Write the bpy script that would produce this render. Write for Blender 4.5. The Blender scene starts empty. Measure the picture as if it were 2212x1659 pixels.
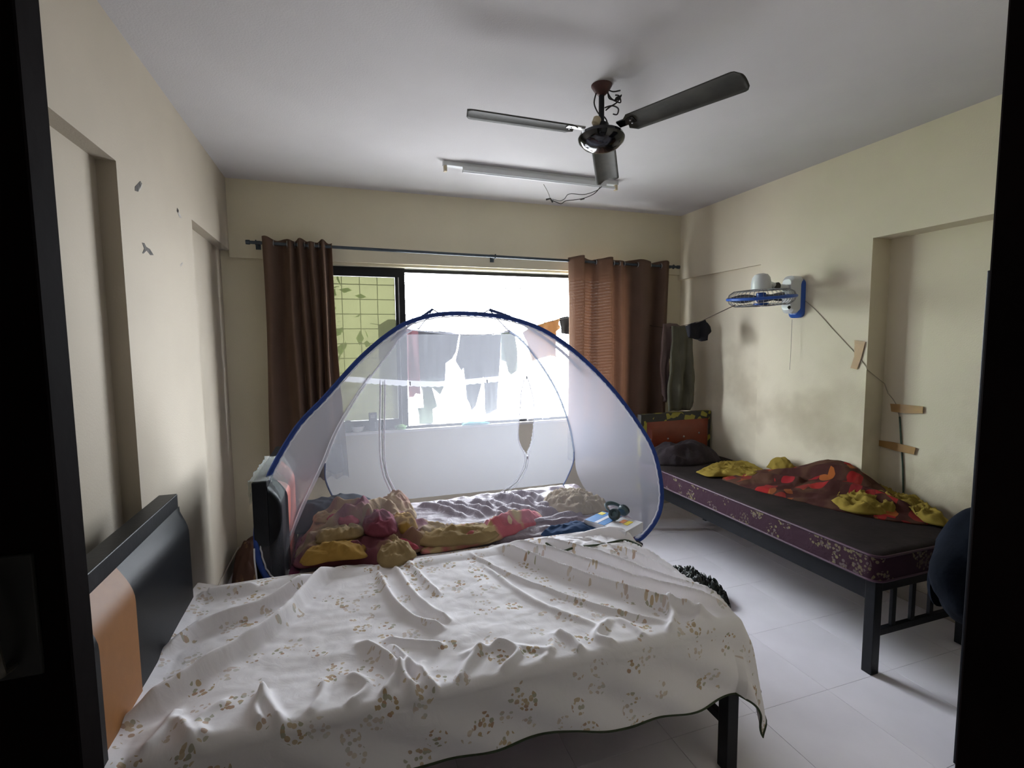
import bpy, bmesh, math, random
from mathutils import Vector, Matrix, noise
random.seed(7)
PI = math.pi
S = bpy.context.scene
COL = S.collection

# ------------------------------------------------------------------ camera
FPX, YAW, PITCH, ROLL = 1070.09, 0.323384, 0.084532, -0.010092
EYE = Vector((0, 0, 1.55))
_f = Vector((math.sin(YAW)*math.cos(PITCH), math.cos(YAW)*math.cos(PITCH), -math.sin(PITCH)))
_r = Vector((math.cos(YAW), -math.sin(YAW), 0)); _u = _r.cross(_f)
_r2 = _r*math.cos(ROLL)+_u*math.sin(ROLL); _u2 = -_r*math.sin(ROLL)+_u*math.cos(ROLL)
cd = bpy.data.cameras.new('camera'); cam = bpy.data.objects.new('camera', cd); COL.objects.link(cam)
cd.sensor_width = 36; cd.sensor_fit = 'HORIZONTAL'; cd.lens = FPX/2212*36; cd.clip_start = .02
M3 = Matrix((_r2, _u2, -_f)).transposed()
cam.matrix_world = Matrix.Translation(EYE) @ M3.to_4x4()
S.camera = cam
# ------------------------------------------------------------------ light
w = bpy.data.worlds.new('sky'); S.world = w; w.use_nodes = True
nt = w.node_tree; nt.nodes.clear()
tc = nt.nodes.new('ShaderNodeTexCoord'); sp = nt.nodes.new('ShaderNodeSeparateXYZ')
cr = nt.nodes.new('ShaderNodeValToRGB'); bg = nt.nodes.new('ShaderNodeBackground'); wo = nt.nodes.new('ShaderNodeOutputWorld')
mr = nt.nodes.new('ShaderNodeMapRange'); mr.inputs[1].default_value = -1; mr.inputs[2].default_value = 1
nt.links.new(tc.outputs['Generated'], sp.inputs[0]); nt.links.new(sp.outputs[2], mr.inputs[0])
nt.links.new(mr.outputs[0], cr.inputs[0]); nt.links.new(cr.outputs[0], bg.inputs[0]); nt.links.new(bg.outputs[0], wo.inputs[0])
e = cr.color_ramp.elements
e[0].position = .40; e[0].color = (.30, .31, .32, 1)
e[1].position = .56; e[1].color = (.90, .96, 1.03, 1)
bg.inputs[1].default_value = 21
pl = bpy.data.lights.new('window_portal', 'AREA'); pl.shape = 'RECTANGLE'; pl.size = 2.43; pl.size_y = 1.3; pl.cycles.is_portal = True
po = bpy.data.objects.new('window_portal', pl); COL.objects.link(po)
po.location = (1.135, 4.18, 1.5); po.rotation_euler = (-PI/2, 0, 0)
S.view_settings.view_transform = 'Standard'; S.view_settings.look = 'None'
S.view_settings.gamma = 1; S.view_settings.use_curve_mapping = False
S.view_settings.exposure = 1.68
S.cycles.max_bounces = 12; S.cycles.diffuse_bounces = 8; S.cycles.transparent_max_bounces = 24
S.cycles.sample_clamp_indirect = 4.0

def P(u, v, ax, val):
    """world point on the plane (axis = value) seen at photo pixel (u, v)"""
    d = _r2*((u-1106)/FPX)+_u2*((829.5-v)/FPX)+_f
    return EYE+d*((val-EYE[ax])/d[ax])

# ------------------------------------------------------------------ materials
MATS = {}
def N(t, k, **kw):
    n = t.nodes.new(k)
    for a, b in kw.items(): setattr(n, a, b)
    return n
def mat(name, col, rough=.6, metal=0., nscale=0, namt=.15, bump=0, bscale=60, coat=0, spec=.5, emit=None, coords='Object'):
    if name in MATS: return MATS[name]
    m = bpy.data.materials.new(name); m.use_nodes = True; t = m.node_tree
    b = t.nodes['Principled BSDF']; L = t.links.new
    b.inputs['Base Color'].default_value = (*col, 1); b.inputs['Roughness'].default_value = rough
    b.inputs['Metallic'].default_value = metal; b.inputs['Coat Weight'].default_value = coat
    b.inputs['Specular IOR Level'].default_value = spec
    tcn = N(t, 'ShaderNodeTexCoord')
    if nscale:
        nz = N(t, 'ShaderNodeTexNoise'); nz.inputs['Scale'].default_value = nscale; nz.inputs['Detail'].default_value = 5
        L(tcn.outputs[coords], nz.inputs['Vector'])
        r = N(t, 'ShaderNodeValToRGB')
        r.color_ramp.elements[0].position = .3; r.color_ramp.elements[1].position = .7
        r.color_ramp.elements[0].color = (*[c*(1-namt) for c in col], 1)
        r.color_ramp.elements[1].color = (*[min(1, c*(1+namt)) for c in col], 1)
        L(nz.outputs['Fac'], r.inputs[0]); L(r.outputs[0], b.inputs['Base Color'])
    if bump:
        nb = N(t, 'ShaderNodeTexNoise'); nb.inputs['Scale'].default_value = bscale; nb.inputs['Detail'].default_value = 3
        L(tcn.outputs[coords], nb.inputs['Vector'])
        bp = N(t, 'ShaderNodeBump'); bp.inputs['Strength'].default_value = bump; bp.inputs['Distance'].default_value = .01
        L(nb.outputs['Fac'], bp.inputs['Height']); L(bp.outputs[0], b.inputs['Normal'])
    MATS[name] = m
    return m

STAINS = [(1600, 840, .24, .28), (1575, 760, .18, .22), (1770, 915, .30, .26), (1700, 900, .24, .2), (1610, 930, .22, .2), (1830, 860, .2, .12)]
def wall_mat(name, col, stain=.0):
    """painted plaster: faint roller bump, dirt patches in fixed places"""
    m = mat(name, col, .85, nscale=1.6, namt=.05, bump=.12, bscale=140, spec=.2)
    if stain:
        t = m.node_tree; b = t.nodes['Principled BSDF']; L = t.links.new
        src = b.inputs['Base Color'].links[0].from_socket
        g = N(t, 'ShaderNodeNewGeometry'); nz = N(t, 'ShaderNodeTexNoise'); nz.inputs['Scale'].default_value = 2.3; nz.inputs['Detail'].default_value = 4
        L(g.outputs['Position'], nz.inputs['Vector'])
        spx = N(t, 'ShaderNodeSeparateXYZ'); L(g.outputs['Position'], spx.inputs[0])
        mrr = N(t, 'ShaderNodeMapRange'); mrr.inputs[1].default_value = 1.75; mrr.inputs[2].default_value = .7; L(spx.outputs[2], mrr.inputs[0])
        mu = N(t, 'ShaderNodeMath', operation='MULTIPLY'); 
        r = N(t, 'ShaderNodeMapRange'); r.inputs[1].default_value = .5; r.inputs[2].default_value = .72
        L(nz.outputs['Fac'], r.inputs[0]); L(r.outputs[0], mu.inputs[0]); L(mrr.outputs[0], mu.inputs[1])
        mm = N(t, 'ShaderNodeMath', operation='MULTIPLY'); mm.inputs[1].default_value = stain; L(mu.outputs[0], mm.inputs[0])
        mx = N(t, 'ShaderNodeMix', data_type='RGBA'); L(mm.outputs[0], mx.inputs[0]); L(src, mx.inputs[6]); mx.inputs[7].default_value = (.30, .24, .16, 1)
        L(mx.outputs[2], b.inputs['Base Color'])
        last = mx
        for (u, v, rad, k_) in STAINS:
            p = P(u, v, 0, 2.95)
            ds = N(t, 'ShaderNodeVectorMath', operation='DISTANCE'); ad = N(t, 'ShaderNodeVectorMath', operation='ADD'); n2 = N(t, 'ShaderNodeTexNoise'); n2.inputs['Scale'].default_value = 7
            L(g.outputs['Position'], n2.inputs['Vector']); sc = N(t, 'ShaderNodeVectorMath', operation='SCALE'); sc.inputs['Scale'].default_value = .30; L(n2.outputs['Color'], sc.inputs[0])
            L(g.outputs['Position'], ad.inputs[0]); L(sc.outputs[0], ad.inputs[1]); L(ad.outputs[0], ds.inputs[0]); ds.inputs[1].default_value = (p.x+.15, p.y+.15, p.z+.15)
            q = N(t, 'ShaderNodeMapRange', interpolation_type='SMOOTHSTEP'); q.inputs[1].default_value = rad; q.inputs[2].default_value = rad*.2; q.inputs[3].default_value = 0; q.inputs[4].default_value = k_; L(ds.outputs['Value'], q.inputs[0])
            m3 = N(t, 'ShaderNodeMix', data_type='RGBA'); L(q.outputs[0], m3.inputs[0]); L(last.outputs[2], m3.inputs[6]); m3.inputs[7].default_value = (.24, .19, .12, 1); L(m3.outputs[2], b.inputs['Base Color']); last = m3
    return m

def motif_mat(name, base, cols, cell=9., petal=55., keep=.55, rad=.33, coords='UV', rough=.85, base2=None, bn=3, trans=0, bump=.2, petr=.42):
    """cloth with scattered small sprigs: large cells pick places, small cells draw petals"""
    if name in MATS: return MATS[name]
    m = bpy.data.materials.new(name); m.use_nodes = True; t = m.node_tree; b = t.nodes['Principled BSDF']; L = t.links.new
    b.inputs['Roughness'].default_value = rough; b.inputs['Specular IOR Level'].default_value = .2
    c = N(t, 'ShaderNodeTexCoord')
    def vor(s):
        v = N(t, 'ShaderNodeTexVoronoi'); v.inputs['Scale'].default_value = s; L(c.outputs[coords], v.inputs['Vector']); return v
    def ma(op, a, b2):
        n = N(t, 'ShaderNodeMath', operation=op)
        for i, x in enumerate((a, b2)):
            if isinstance(x, (int, float)): n.inputs[i].default_value = x
            else: L(x, n.inputs[i])
        return n.outputs[0]
    big, small = vor(cell), vor(petal)
    s1 = N(t, 'ShaderNodeSeparateXYZ'); L(big.outputs['Color'], s1.inputs[0])
    s2 = N(t, 'ShaderNodeSeparateXYZ'); L(small.outputs['Color'], s2.inputs[0])
    k = ma('MULTIPLY', ma('LESS_THAN', s1.outputs[0], keep), ma('LESS_THAN', big.outputs['Distance'], rad))
    k = ma('MULTIPLY', k, ma('LESS_THAN', small.outputs['Distance'], petr))
    k = ma('MULTIPLY', k, ma('LESS_THAN', s2.outputs[0], .7))
    k = ma('MULTIPLY', k, ma('ADD', ma('MULTIPLY', s1.outputs[2], .5), .4))
    r = N(t, 'ShaderNodeValToRGB'); r.color_ramp.interpolation = 'CONSTANT'
    while len(r.color_ramp.elements) < len(cols): r.color_ramp.elements.new(.5)
    for i, cc in enumerate(cols): r.color_ramp.elements[i].position = i/len(cols); r.color_ramp.elements[i].color = (*cc, 1)
    L(s2.outputs[1], r.inputs[0])
    mx = N(t, 'ShaderNodeMix', data_type='RGBA'); L(k, mx.inputs[0]); mx.inputs[6].default_value = (*base, 1); L(r.outputs[0], mx.inputs[7])
    if base2:
        nz = N(t, 'ShaderNodeTexNoise'); nz.inputs['Scale'].default_value = bn; nz.inputs['Detail'].default_value = 2; L(c.outputs[coords], nz.inputs['Vector'])
        rr = N(t, 'ShaderNodeMapRange'); rr.inputs[1].default_value = .46; rr.inputs[2].default_value = .54; L(nz.outputs['Fac'], rr.inputs[0])
        m2 = N(t, 'ShaderNodeMix', data_type='RGBA'); L(rr.outputs[0], m2.inputs[0]); m2.inputs[6].default_value = (*base, 1); m2.inputs[7].default_value = (*base2, 1)
        L(m2.outputs[2], mx.inputs[6])
    L(mx.outputs[2], b.inputs['Base Color'])
    if bump:
        nb = N(t, 'ShaderNodeTexNoise'); nb.inputs['Scale'].default_value = 14; nb.inputs['Detail'].default_value = 6; nb.inputs['Distortion'].default_value = .8
        L(c.outputs[coords], nb.inputs['Vector'])
        bp = N(t, 'ShaderNodeBump'); bp.inputs['Strength'].default_value = bump; bp.inputs['Distance'].default_value = .03
        L(nb.outputs['Fac'], bp.inputs['Height']); L(bp.outputs[0], b.inputs['Normal'])
    MATS[name] = m
    return m

def sheer(name, col, cover, tl=.5, edge=.35, rough=.9):
    """see-through woven net: part open, part thread that scatters and passes light"""
    if name in MATS: return MATS[name]
    m = bpy.data.materials.new(name); m.use_nodes = True; t = m.node_tree; t.nodes.clear(); L = t.links.new
    o = N(t, 'ShaderNodeOutputMaterial'); tr = N(t, 'ShaderNodeBsdfTransparent')
    d = N(t, 'ShaderNodeBsdfDiffuse'); d.inputs[0].default_value = (*col, 1); q = N(t, 'ShaderNodeBsdfTranslucent'); q.inputs[0].default_value = (*col, 1)
    m1 = N(t, 'ShaderNodeMixShader'); m1.inputs[0].default_value = tl; L(d.outputs[0], m1.inputs[1]); L(q.outputs[0], m1.inputs[2])
    lw = N(t, 'ShaderNodeLayerWeight'); lw.inputs[0].default_value = .35
    ml = N(t, 'ShaderNodeMath', operation='MULTIPLY_ADD'); L(lw.outputs['Facing'], ml.inputs[0]); ml.inputs[1].default_value = edge; ml.inputs[2].default_value = cover; ml.use_clamp = True
    m2 = N(t, 'ShaderNodeMixShader'); L(ml.outputs[0], m2.inputs[0]); L(tr.outputs[0], m2.inputs[1]); L(m1.outputs[0], m2.inputs[2]); L(m2.outputs[0], o.inputs[0])
    MATS[name] = m
    return m

def cloth(name, col, tl=.25, namt=.12, nscale=8):
    """opaque garment cloth that lets a little daylight through"""
    if name in MATS: return MATS[name]
    m = mat(name, col, .9, nscale=nscale, namt=namt, bump=.25, bscale=25, spec=.15)
    t = m.node_tree; L = t.links.new; b = t.nodes['Principled BSDF']; o = t.nodes['Material Output']
    q = N(t, 'ShaderNodeBsdfTranslucent'); q.inputs[0].default_value = (*col, 1)
    x = N(t, 'ShaderNodeMixShader'); x.inputs[0].default_value = tl; L(b.outputs[0], x.inputs[1]); L(q.outputs[0], x.inputs[2]); L(x.outputs[0], o.inputs[0])
    return m

def curtain_mat():
    m = cloth('brown_curtain_cloth', (.20, .13, .095), .44, .08)
    t = m.node_tree; L = t.links.new; o = t.nodes['Material Output']; src = o.inputs[0].links[0].from_socket
    c = N(t, 'ShaderNodeTexCoord'); s = N(t, 'ShaderNodeSeparateXYZ'); L(c.outputs['UV'], s.inputs[0])
    def ma(op, a, b2=0, cc=0):
        n = N(t, 'ShaderNodeMath', operation=op)
        for i, x in enumerate((a, b2, cc)):
            if isinstance(x, (int, float)): n.inputs[i].default_value = x
            else: L(x, n.inputs[i])
        return n.outputs[0]
    # scallop rows: small hanging arcs woven more openly than the ground
    x = ma('SUBTRACT', ma('FRACT', ma('MULTIPLY', s.outputs[0], 24.)), .5)
    y = ma('FRACT', ma('ADD', ma('MULTIPLY', s.outputs[1], 38.), ma('MULTIPLY', ma('MULTIPLY', x, x), -2.6)))
    k = ma('MULTIPLY', ma('LESS_THAN', y, .22), ma('LESS_THAN', ma('ABSOLUTE', x), .42))
    x3 = N(t, 'ShaderNodeMixShader'); tr = N(t, 'ShaderNodeBsdfTransparent'); L(ma('MULTIPLY', k, .035), x3.inputs[0]); L(src, x3.inputs[1]); L(tr.outputs[0], x3.inputs[2])
    L(x3.outputs[0], o.inputs[0])
    return m

# ------------------------------------------------------------------ mesh helpers
class MB:
    def __init__(s): s.v = []; s.f = []; s.uv = None
    def add(s, vs, fs):
        o = len(s.v); s.v += [Vector(v) for v in vs]; s.f += [tuple(i+o for i in f) for f in fs]; return s
    def box(s, x0, x1, y0, y1, z0, z1, M=None):
        vs = [Vector((x, y, z)) for z in (z0, z1) for y in (y0, y1) for x in (x0, x1)]
        if M: vs = [M @ v for v in vs]
        return s.add(vs, [(0, 2, 3, 1), (4, 5, 7, 6), (0, 1, 5, 4), (1, 3, 7, 5), (3, 2, 6, 7), (2, 0, 4, 6)])
    def tube(s, pts, r, n=8, close=False, flat=1., cap=True):
        pts = [Vector(p) for p in pts]; m = len(pts); rs = r if isinstance(r, (list, tuple)) else [r]*m
        o = len(s.v); up = None
        for i, p in enumerate(pts):
            a = pts[(i-1) % m] if (close or i > 0) else p; b = pts[(i+1) % m] if (close or i < m-1) else p
            t = (b-a).normalized() if (b-a).length > 1e-9 else Vector((0, 0, 1))
            if up is None: up = t.orthogonal().normalized()
            up = (up-t*up.dot(t)); up = up.normalized() if up.length > 1e-6 else t.orthogonal().normalized()
            bn = t.cross(up)
            for k in range(n):
                an = 2*PI*k/n; s.v.append(p+up*math.cos(an)*rs[i]+bn*math.sin(an)*rs[i]*flat)
        for i in range(m if close else m-1):
            for k in range(n):
                a = o+i*n+k; b = o+i*n+(k+1) % n; c = o+((i+1) % m)*n+(k+1) % n; d = o+((i+1) % m)*n+k
                s.f.append((a, b, c, d))
        if cap and not close:
            s.f.append(tuple(o+k for k in range(n))[::-1]); s.f.append(tuple(o+(m-1)*n+k for k in range(n)))
        return s
    def lathe(s, prof, M=None, n=24):
        o = len(s.v)
        for r, z in prof:
            for k in range(n):
                a = 2*PI*k/n; v = Vector((r*math.cos(a), r*math.sin(a), z)); s.v.append(M @ v if M else v)
        for i in range(len(prof)-1):
            for k in range(n):
                s.f.append((o+i*n+k, o+i*n+(k+1) % n, o+(i+1)*n+(k+1) % n, o+(i+1)*n+k))
        s.f.append(tuple(o+k for k in range(n))[::-1]); s.f.append(tuple(o+(len(prof)-1)*n+k for k in range(n)))
        return s
    def grid(s, fn, nu, nv, skip=None):
        o = len(s.v); uv = []
        for j in range(nv+1):
            for i in range(nu+1): s.v.append(Vector(fn(i/nu, j/nv)))
        for j in range(nv):
            for i in range(nu):
                if skip and skip((i+.5)/nu, (j+.5)/nv): continue
                a = o+j*(nu+1)+i; s.f.append((a, a+1, a+nu+2, a+nu+1))
        return s
    def build(s, name, m, parent=None, smooth=True, bevel=0, solid=0, uvs=None, sub=0, angle=35, off=0):
        me = bpy.data.meshes.new(name); me.from_pydata([tuple(v) for v in s.v], [], s.f); me.update()
        if m: me.materials.append(m)
        if uvs:
            ul = me.uv_layers.new(name='UVMap')
            for lp in me.loops: ul.data[lp.index].uv = uvs[lp.vertex_index]
        ob = bpy.data.objects.new(name, me); COL.objects.link(ob)
        if parent: ob.parent = parent; ob.matrix_parent_inverse = Matrix.Translation(-Vector(parent.location)) if not parent.parent else Matrix.Identity(4)
        if smooth:
            for p in me.polygons: p.use_smooth = True
            try: me.set_sharp_from_angle(angle=math.radians(angle))
            except Exception: pass
        if solid:
            md = ob.modifiers.new('solid', 'SOLIDIFY'); md.thickness = solid; md.offset = off
        if bevel:
            md = ob.modifiers.new('bevel', 'BEVEL'); md.width = bevel; md.segments = 2; md.limit_method = 'ANGLE'; md.angle_limit = .6
        if sub:
            md = ob.modifiers.new('sub', 'SUBSURF'); md.levels = sub; md.render_levels = sub
        return ob
def bx(*a): return MB().box(*a)
def tag(o, label=None, cat=None, group=None, kind=None):
    if label: o['label'] = label
    if cat: o['category'] = cat
    if group: o['group'] = group
    if kind: o['kind'] = kind
    return o
def thing(name, loc, label, cat, group=None):
    o = bpy.data.objects.new(name, None); COL.objects.link(o); o.location = loc; o.empty_display_size = .05
    return tag(o, label, cat, group)
def struct(o, label=None): o['kind'] = 'structure'; (label and tag(o, label)); return o
def spline(pts, k=6, close=False):
    pts = [Vector(p) for p in pts]; n = len(pts); out = []
    for i in range(n if close else n-1):
        g = lambda j: pts[j % n] if close else pts[max(0, min(n-1, j))]
        a, b, c, d = g(i-1), g(i), g(i+1), g(i+2)
        for q in range(k):
            t = q/k
            out.append(.5*((2*b)+(c-a)*t+(2*a-5*b+4*c-d)*t*t+(-a+3*b-3*c+d)*t**3))
    if not close: out.append(pts[-1])
    return out
def resample(pts, n):
    L = [0]
    for a, b in zip(pts, pts[1:]): L.append(L[-1]+(b-a).length)
    out = []; j = 0
    for i in range(n):
        t = L[-1]*i/(n-1)
        while j < len(L)-2 and L[j+1] < t: j += 1
        f = (t-L[j])/max(1e-9, L[j+1]-L[j]); out.append(pts[j].lerp(pts[j+1], min(1, max(0, f))))
    return out
def nz(x, y, z=0): return noise.noise(Vector((x, y, z)))
def fold_field(folds):
    """folds: list of (points xy, width, height) -> function of (x, y)"""
    F = []
    for pts, wd, h in folds:
        q = spline([Vector((p[0], p[1], 0)) for p in pts], 8)
        xs = [p.x for p in q]; ys = [p.y for p in q]
        F.append((q, wd, h, min(xs)-3*wd, max(xs)+3*wd, min(ys)-3*wd, max(ys)+3*wd))
    def fn(x, y):
        z = 0
        for q, wd, h, x0, x1, y0, y1 in F:
            if x < x0 or x > x1 or y < y0 or y > y1: continue
            best = 9; bt = 0; n = len(q)
            for i in range(n-1):
                ax, ay = q[i].x, q[i].y; bx_, by_ = q[i+1].x-ax, q[i+1].y-ay
                t = max(0, min(1, ((x-ax)*bx_+(y-ay)*by_)/(bx_*bx_+by_*by_+1e-12)))
                d = (ax+bx_*t-x)**2+(ay+by_*t-y)**2
                if d < best: best = d; bt = (i+t)/(n-1)
            d = math.sqrt(best); ta = min(1, 6*bt+.15)*min(1, 6*(1-bt)+.15)
            z += h*ta*math.exp(-(d/wd)**2)
        return z
    return fn

# common materials
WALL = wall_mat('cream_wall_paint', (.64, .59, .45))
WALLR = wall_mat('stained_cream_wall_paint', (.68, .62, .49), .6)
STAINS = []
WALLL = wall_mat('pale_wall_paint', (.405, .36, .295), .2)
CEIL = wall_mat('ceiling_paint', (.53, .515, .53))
BLACK = mat('black_metal', (.008, .009, .012), .42, .0, spec=.25, nscale=20, namt=.2, bump=.05)
ALU = mat('black_aluminium', (.015, .016, .018), .35, .6, nscale=12, namt=.1)
DARKWOOD = mat('dark_brown_wood', (.007, .004, .004), .8, spec=.02, nscale=6, namt=.3, bump=.08, bscale=40)
WHITEPL = mat('white_plastic', (.62, .64, .66), .35, nscale=9, namt=.06)
CREAMPL = mat('cream_plastic', (.55, .47, .33), .5, nscale=20, namt=.2)
BLUEPL = mat('blue_plastic', (.02, .09, .42), .35, nscale=9, namt=.1)
WIRE = mat('dark_wire', (.02, .02, .022), .5, nscale=30, namt=.3)
CHROME = mat('dark_chrome', (.05, .05, .055), .12, .9, nscale=10, namt=.3)
STEEL = mat('steel', (.35, .35, .36), .3, 1., nscale=12, namt=.2)
WHITEFR = mat('white_trim_paint', (.75, .74, .72), .5, nscale=6, namt=.05)
# ================================================================== the room
H = 2.68
fl = struct(MB().box(-.85, 3.2, -1.6, 4.1, -.12, -.006).build('floor', mat('grey_grout', (.30, .28, .27), .8, nscale=30, namt=.2), smooth=False))
tm = mat('pale_floor_tile', (.84, .81, .88), .28, nscale=3.5, namt=.05, bump=.02, bscale=90)
tile_bm = MB().box(-.2035, .2035, -.219, .219, -.008, 0)
tme = None
for i in range(-7, 3):
    for j in range(-4, 6):
        x0 = 1.972+.409*i; y0 = 1.525+.44*j
        a, b = max(x0, -.79), min(x0+.409, 3.1); c, d = max(y0, -1.0), min(y0+.44, 3.93)
        if b-a < .03 or d-c < .03: continue
        full = b-a > .40 and d-c > .43
        if full and tme:
            o = bpy.data.objects.new('tile', tme); COL.objects.link(o)
        else:
            o = MB().box(-(b-a)/2+.0008, (b-a)/2-.0008, -(d-c)/2+.0008, (d-c)/2-.0008, -.008, 0).build('tile', tm, smooth=False, bevel=.0006)
            if full: tme = o.data
        o.parent = fl; o.location = ((a+b)/2, (c+d)/2, 0)
        if full and not o.modifiers:
            md = o.modifiers.new('bevel', 'BEVEL'); md.width = .0006; md.segments = 2
struct(bx(-.95, 3.3, -1.7, 4.1, H, H+.12).build('ceiling', CEIL, smooth=False))
# left wall: backing, column, top beam
m = MB().box(-.95, -.79, .5, 4.1, 0, H); m.box(-.79, -.73, 2.12, 3.02, 0, H); m.box(-.79, -.73, .5, 2.12, 2.19, H); m.box(-.79, -.73, 3.02, 3.93, 2.2, H); m.box(-.79, -.73, .5, .9, 0, 2.19)
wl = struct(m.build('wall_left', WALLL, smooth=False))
m = MB().box(3.10, 3.3, .5, 4.1, 0, H); m.box(2.95, 3.1, 2.13, 2.955, 0, H); m.box(2.95, 3.1, .5, 2.13, 2.135, H); m.box(2.95, 3.1, 2.955, 3.93, 2.107, H); m.box(2.985, 3.1, 2.955, 3.93, 0, 2.107)
wr = struct(m.build('wall_right', WALLR, smooth=False))
# back wall with window opening X -.08..2.35, Z .875..2.13
WX0, WX1, WZ0, WZ1 = -.10, 2.35, .875, 2.132
m = MB().box(-.79, 3.1, 3.93, 4.12, 0, WZ0); m.box(-.79, WX0, 3.93, 4.12, WZ0, WZ1); m.box(WX1, 3.1, 3.93, 4.12, WZ0, WZ1); m.box(-.79, 3.1, 3.93, 4.12, WZ1, H)
m.box(-.73, 2.95, 3.90, 3.93, 2.15, H)
struct(m.build('wall_back', WALL, smooth=False))
# front wall, doorway X -.62..1.0 at Y .42...55
m = MB().box(-.95, -.66, .36, .50, 0, H); m.box(1.06, 3.3, .36, .50, 0, H); m.box(-.66, 1.06, .36, .50, 2.25, H)
struct(m.build('wall_front', WALLR, smooth=False))
# the hallway the photograph is taken from
m = MB().box(-.95, -.85, -1.6, .42, 0, H); m.box(1.5, 1.6, -1.6, .42, 0, H); m.box(-.95, 1.6, -1.7, -1.6, 0, H)
struct(m.build('wall_hallway', mat('hallway_paint', (.45, .42, .38), .9, nscale=3, namt=.1), smooth=False))
# door frame, door leaf
xr = P(2172, 60, 1, .5).x
m = MB().box(xr, xr+.14, .40, .50, 0, 2.25); m.box(-.66, xr+.14, .40, .50, 2.25, 2.31); m.box(-.66, -.60, .40, .50, 0, 2.25)
struct(m.build('trim_1', DARKWOOD, smooth=False, bevel=.004), 'black painted door frame at the right edge')
xl = P(88, 0, 1, .50).x
dr = bpy.data.objects.new('door_1', None); COL.objects.link(dr); dr.location = (-.6, .48, 0); struct(dr, 'dark brown wooden door leaf at the left edge')
bx(-.60, xl, .462, .5, .01, 2.24).build('leaf', DARKWOOD, dr, smooth=False, bevel=.003)
hp = P(32, 1330, 1, .455)
hd = MB().tube([(hp.x-.012, .462, hp.z+.028), (hp.x-.012, .445, hp.z+.027), (hp.x-.008, .440, hp.z+.012), (hp.x-.004, .440, hp.z-.028), (hp.x-.006, .445, hp.z-.038), (hp.x-.006, .462, hp.z-.04)], .0035, 10)
hd.build('handle', mat('aged_brass', (.16, .15, .12), .3, .8, nscale=30, namt=.3), dr)
bx(hp.x-.032, hp.x+.012, .459, .463, hp.z-.052, hp.z+.045).build('handle_plate', mat('aged_plate', (.012, .011, .009), .45, .3, nscale=30), dr, bevel=.004)
# skirting
SK = mat('skirting_tile', (.46, .42, .36), .4, nscale=5, namt=.1)
struct(MB().box(-.79, -.782, 3.03, 3.93, 0, .09).build('baseboard_left', SK, smooth=False, bevel=.001))
struct(MB().box(-.79, 2.98, 3.922, 3.93, 0, .09).build('baseboard_back', SK, smooth=False, bevel=.001))
struct(MB().box(2.977, 2.985, 2.96, 3.92, 0, .09).box(3.092, 3.1, .56, 2.13, 0, .09).box(2.942, 2.95, 2.13, 2.955, 0, .09).build('baseboard_right', SK, smooth=False, bevel=.001))
# peeled spots on the left column
CH = mat('peeled_plaster', (.07, .065, .06), .9, nscale=60, namt=.5)
CHL = mat('peeled_plaster_pale', (.36, .34, .31), .9, nscale=60, namt=.3)
def spot(pts, mt, nm='peeled_spot'):
    q = [P(u, v, 0, -.729) for u, v in pts]; n = len(q); c = sum(q, Vector())/n
    mb = MB(); mb.add(q+[p+Vector((-.004, 0, 0)) for p in q], [tuple(range(n))]+[(i, (i+1) % n, n+(i+1) % n, n+i) for i in range(n)])
    mb.build(nm, mt, wl, smooth=False)
spot([(303, 391), (307, 396), (303, 407), (298, 414), (292, 412), (292, 403), (297, 398)], CH)
spot([(305, 392), (308, 400), (304, 410), (299, 414), (301, 402)], CHL)
spot([(384, 450), (387, 458), (391, 467), (393, 472), (388, 470), (384, 460)], CHL)
spot([(383, 449), (386, 454), (385, 460), (382, 456)], CH)
spot([(307, 524), (312, 525), (316, 533), (324, 538), (332, 551), (325, 551), (317, 541), (310, 548), (308, 547), (312, 537)], CH)
spot([(389, 572), (395, 566), (396, 569), (391, 576)], CHL)

# ================================================================== window
win = bpy.data.objects.new('window_1', None); COL.objects.link(win); win.location = (1.1, 4.02, WZ0); struct(win, 'black framed sliding window, left part frosted, right part slid open')
YF = 4.02
def wbox(a, b, c, d, y0=YF-.02, y1=YF+.02): return bx(a, b, y0, y1, c, d)
MB().box(WX0, WX0+.03, YF-.035, YF+.035, WZ0, WZ1).box(WX1-.03, WX1, YF-.035, YF+.035, WZ0, WZ1).box(WX0+.03, WX1-.03, YF-.035, YF+.035, WZ0, WZ0+.014).build('frame', ALU, win, smooth=False)
za = P(1000, 589, 1, YF).z
wbox(WX0+.03, WX1-.03, za-.018, za+.009).build('top_rail', ALU, win, smooth=False)
xa, xb = P(855, 700, 1, YF).x, P(876, 700, 1, YF).x
zt = P(790, 575, 1, YF).z; zb = P(790, 598, 1, YF).z; zs = P(800, 907, 1, YF).z
wbox(WX0+.03, xb, zb, min(WZ1-.001, zt), YF-.03, YF+.025).build('sash_top', ALU, win, smooth=False)
m = MB().box(xa, xa+.022, YF-.03, YF, WZ0+.014, zb).box(xa+.03, xb, YF-.03, YF+.02, WZ0+.014, zb)
m.build('sash_stile', ALU, win, smooth=False)
wbox(xa+.0225, xa+.0295, WZ0+.014, zb, YF-.026, YF-.01).build('stile_strip', STEEL, win, smooth=False)
wbox(WX0+.03, xa-.0005, WZ0+.014, zs, YF-.03, YF+.02).build('sash_bottom', ALU, win, smooth=False)
gm = bpy.data.materials.new('frosted_greenish_glass'); gm.use_nodes = True; t = gm.node_tree; t.nodes.clear()
o_ = N(t, 'ShaderNodeOutputMaterial'); a_ = N(t, 'ShaderNodeBsdfTransparent'); a_.inputs[0].default_value = (.125, .125, .088, 1); b_ = N(t, 'ShaderNodeBsdfTranslucent'); b_.inputs[0].default_value = (.12, .12, .085, 1)
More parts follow.
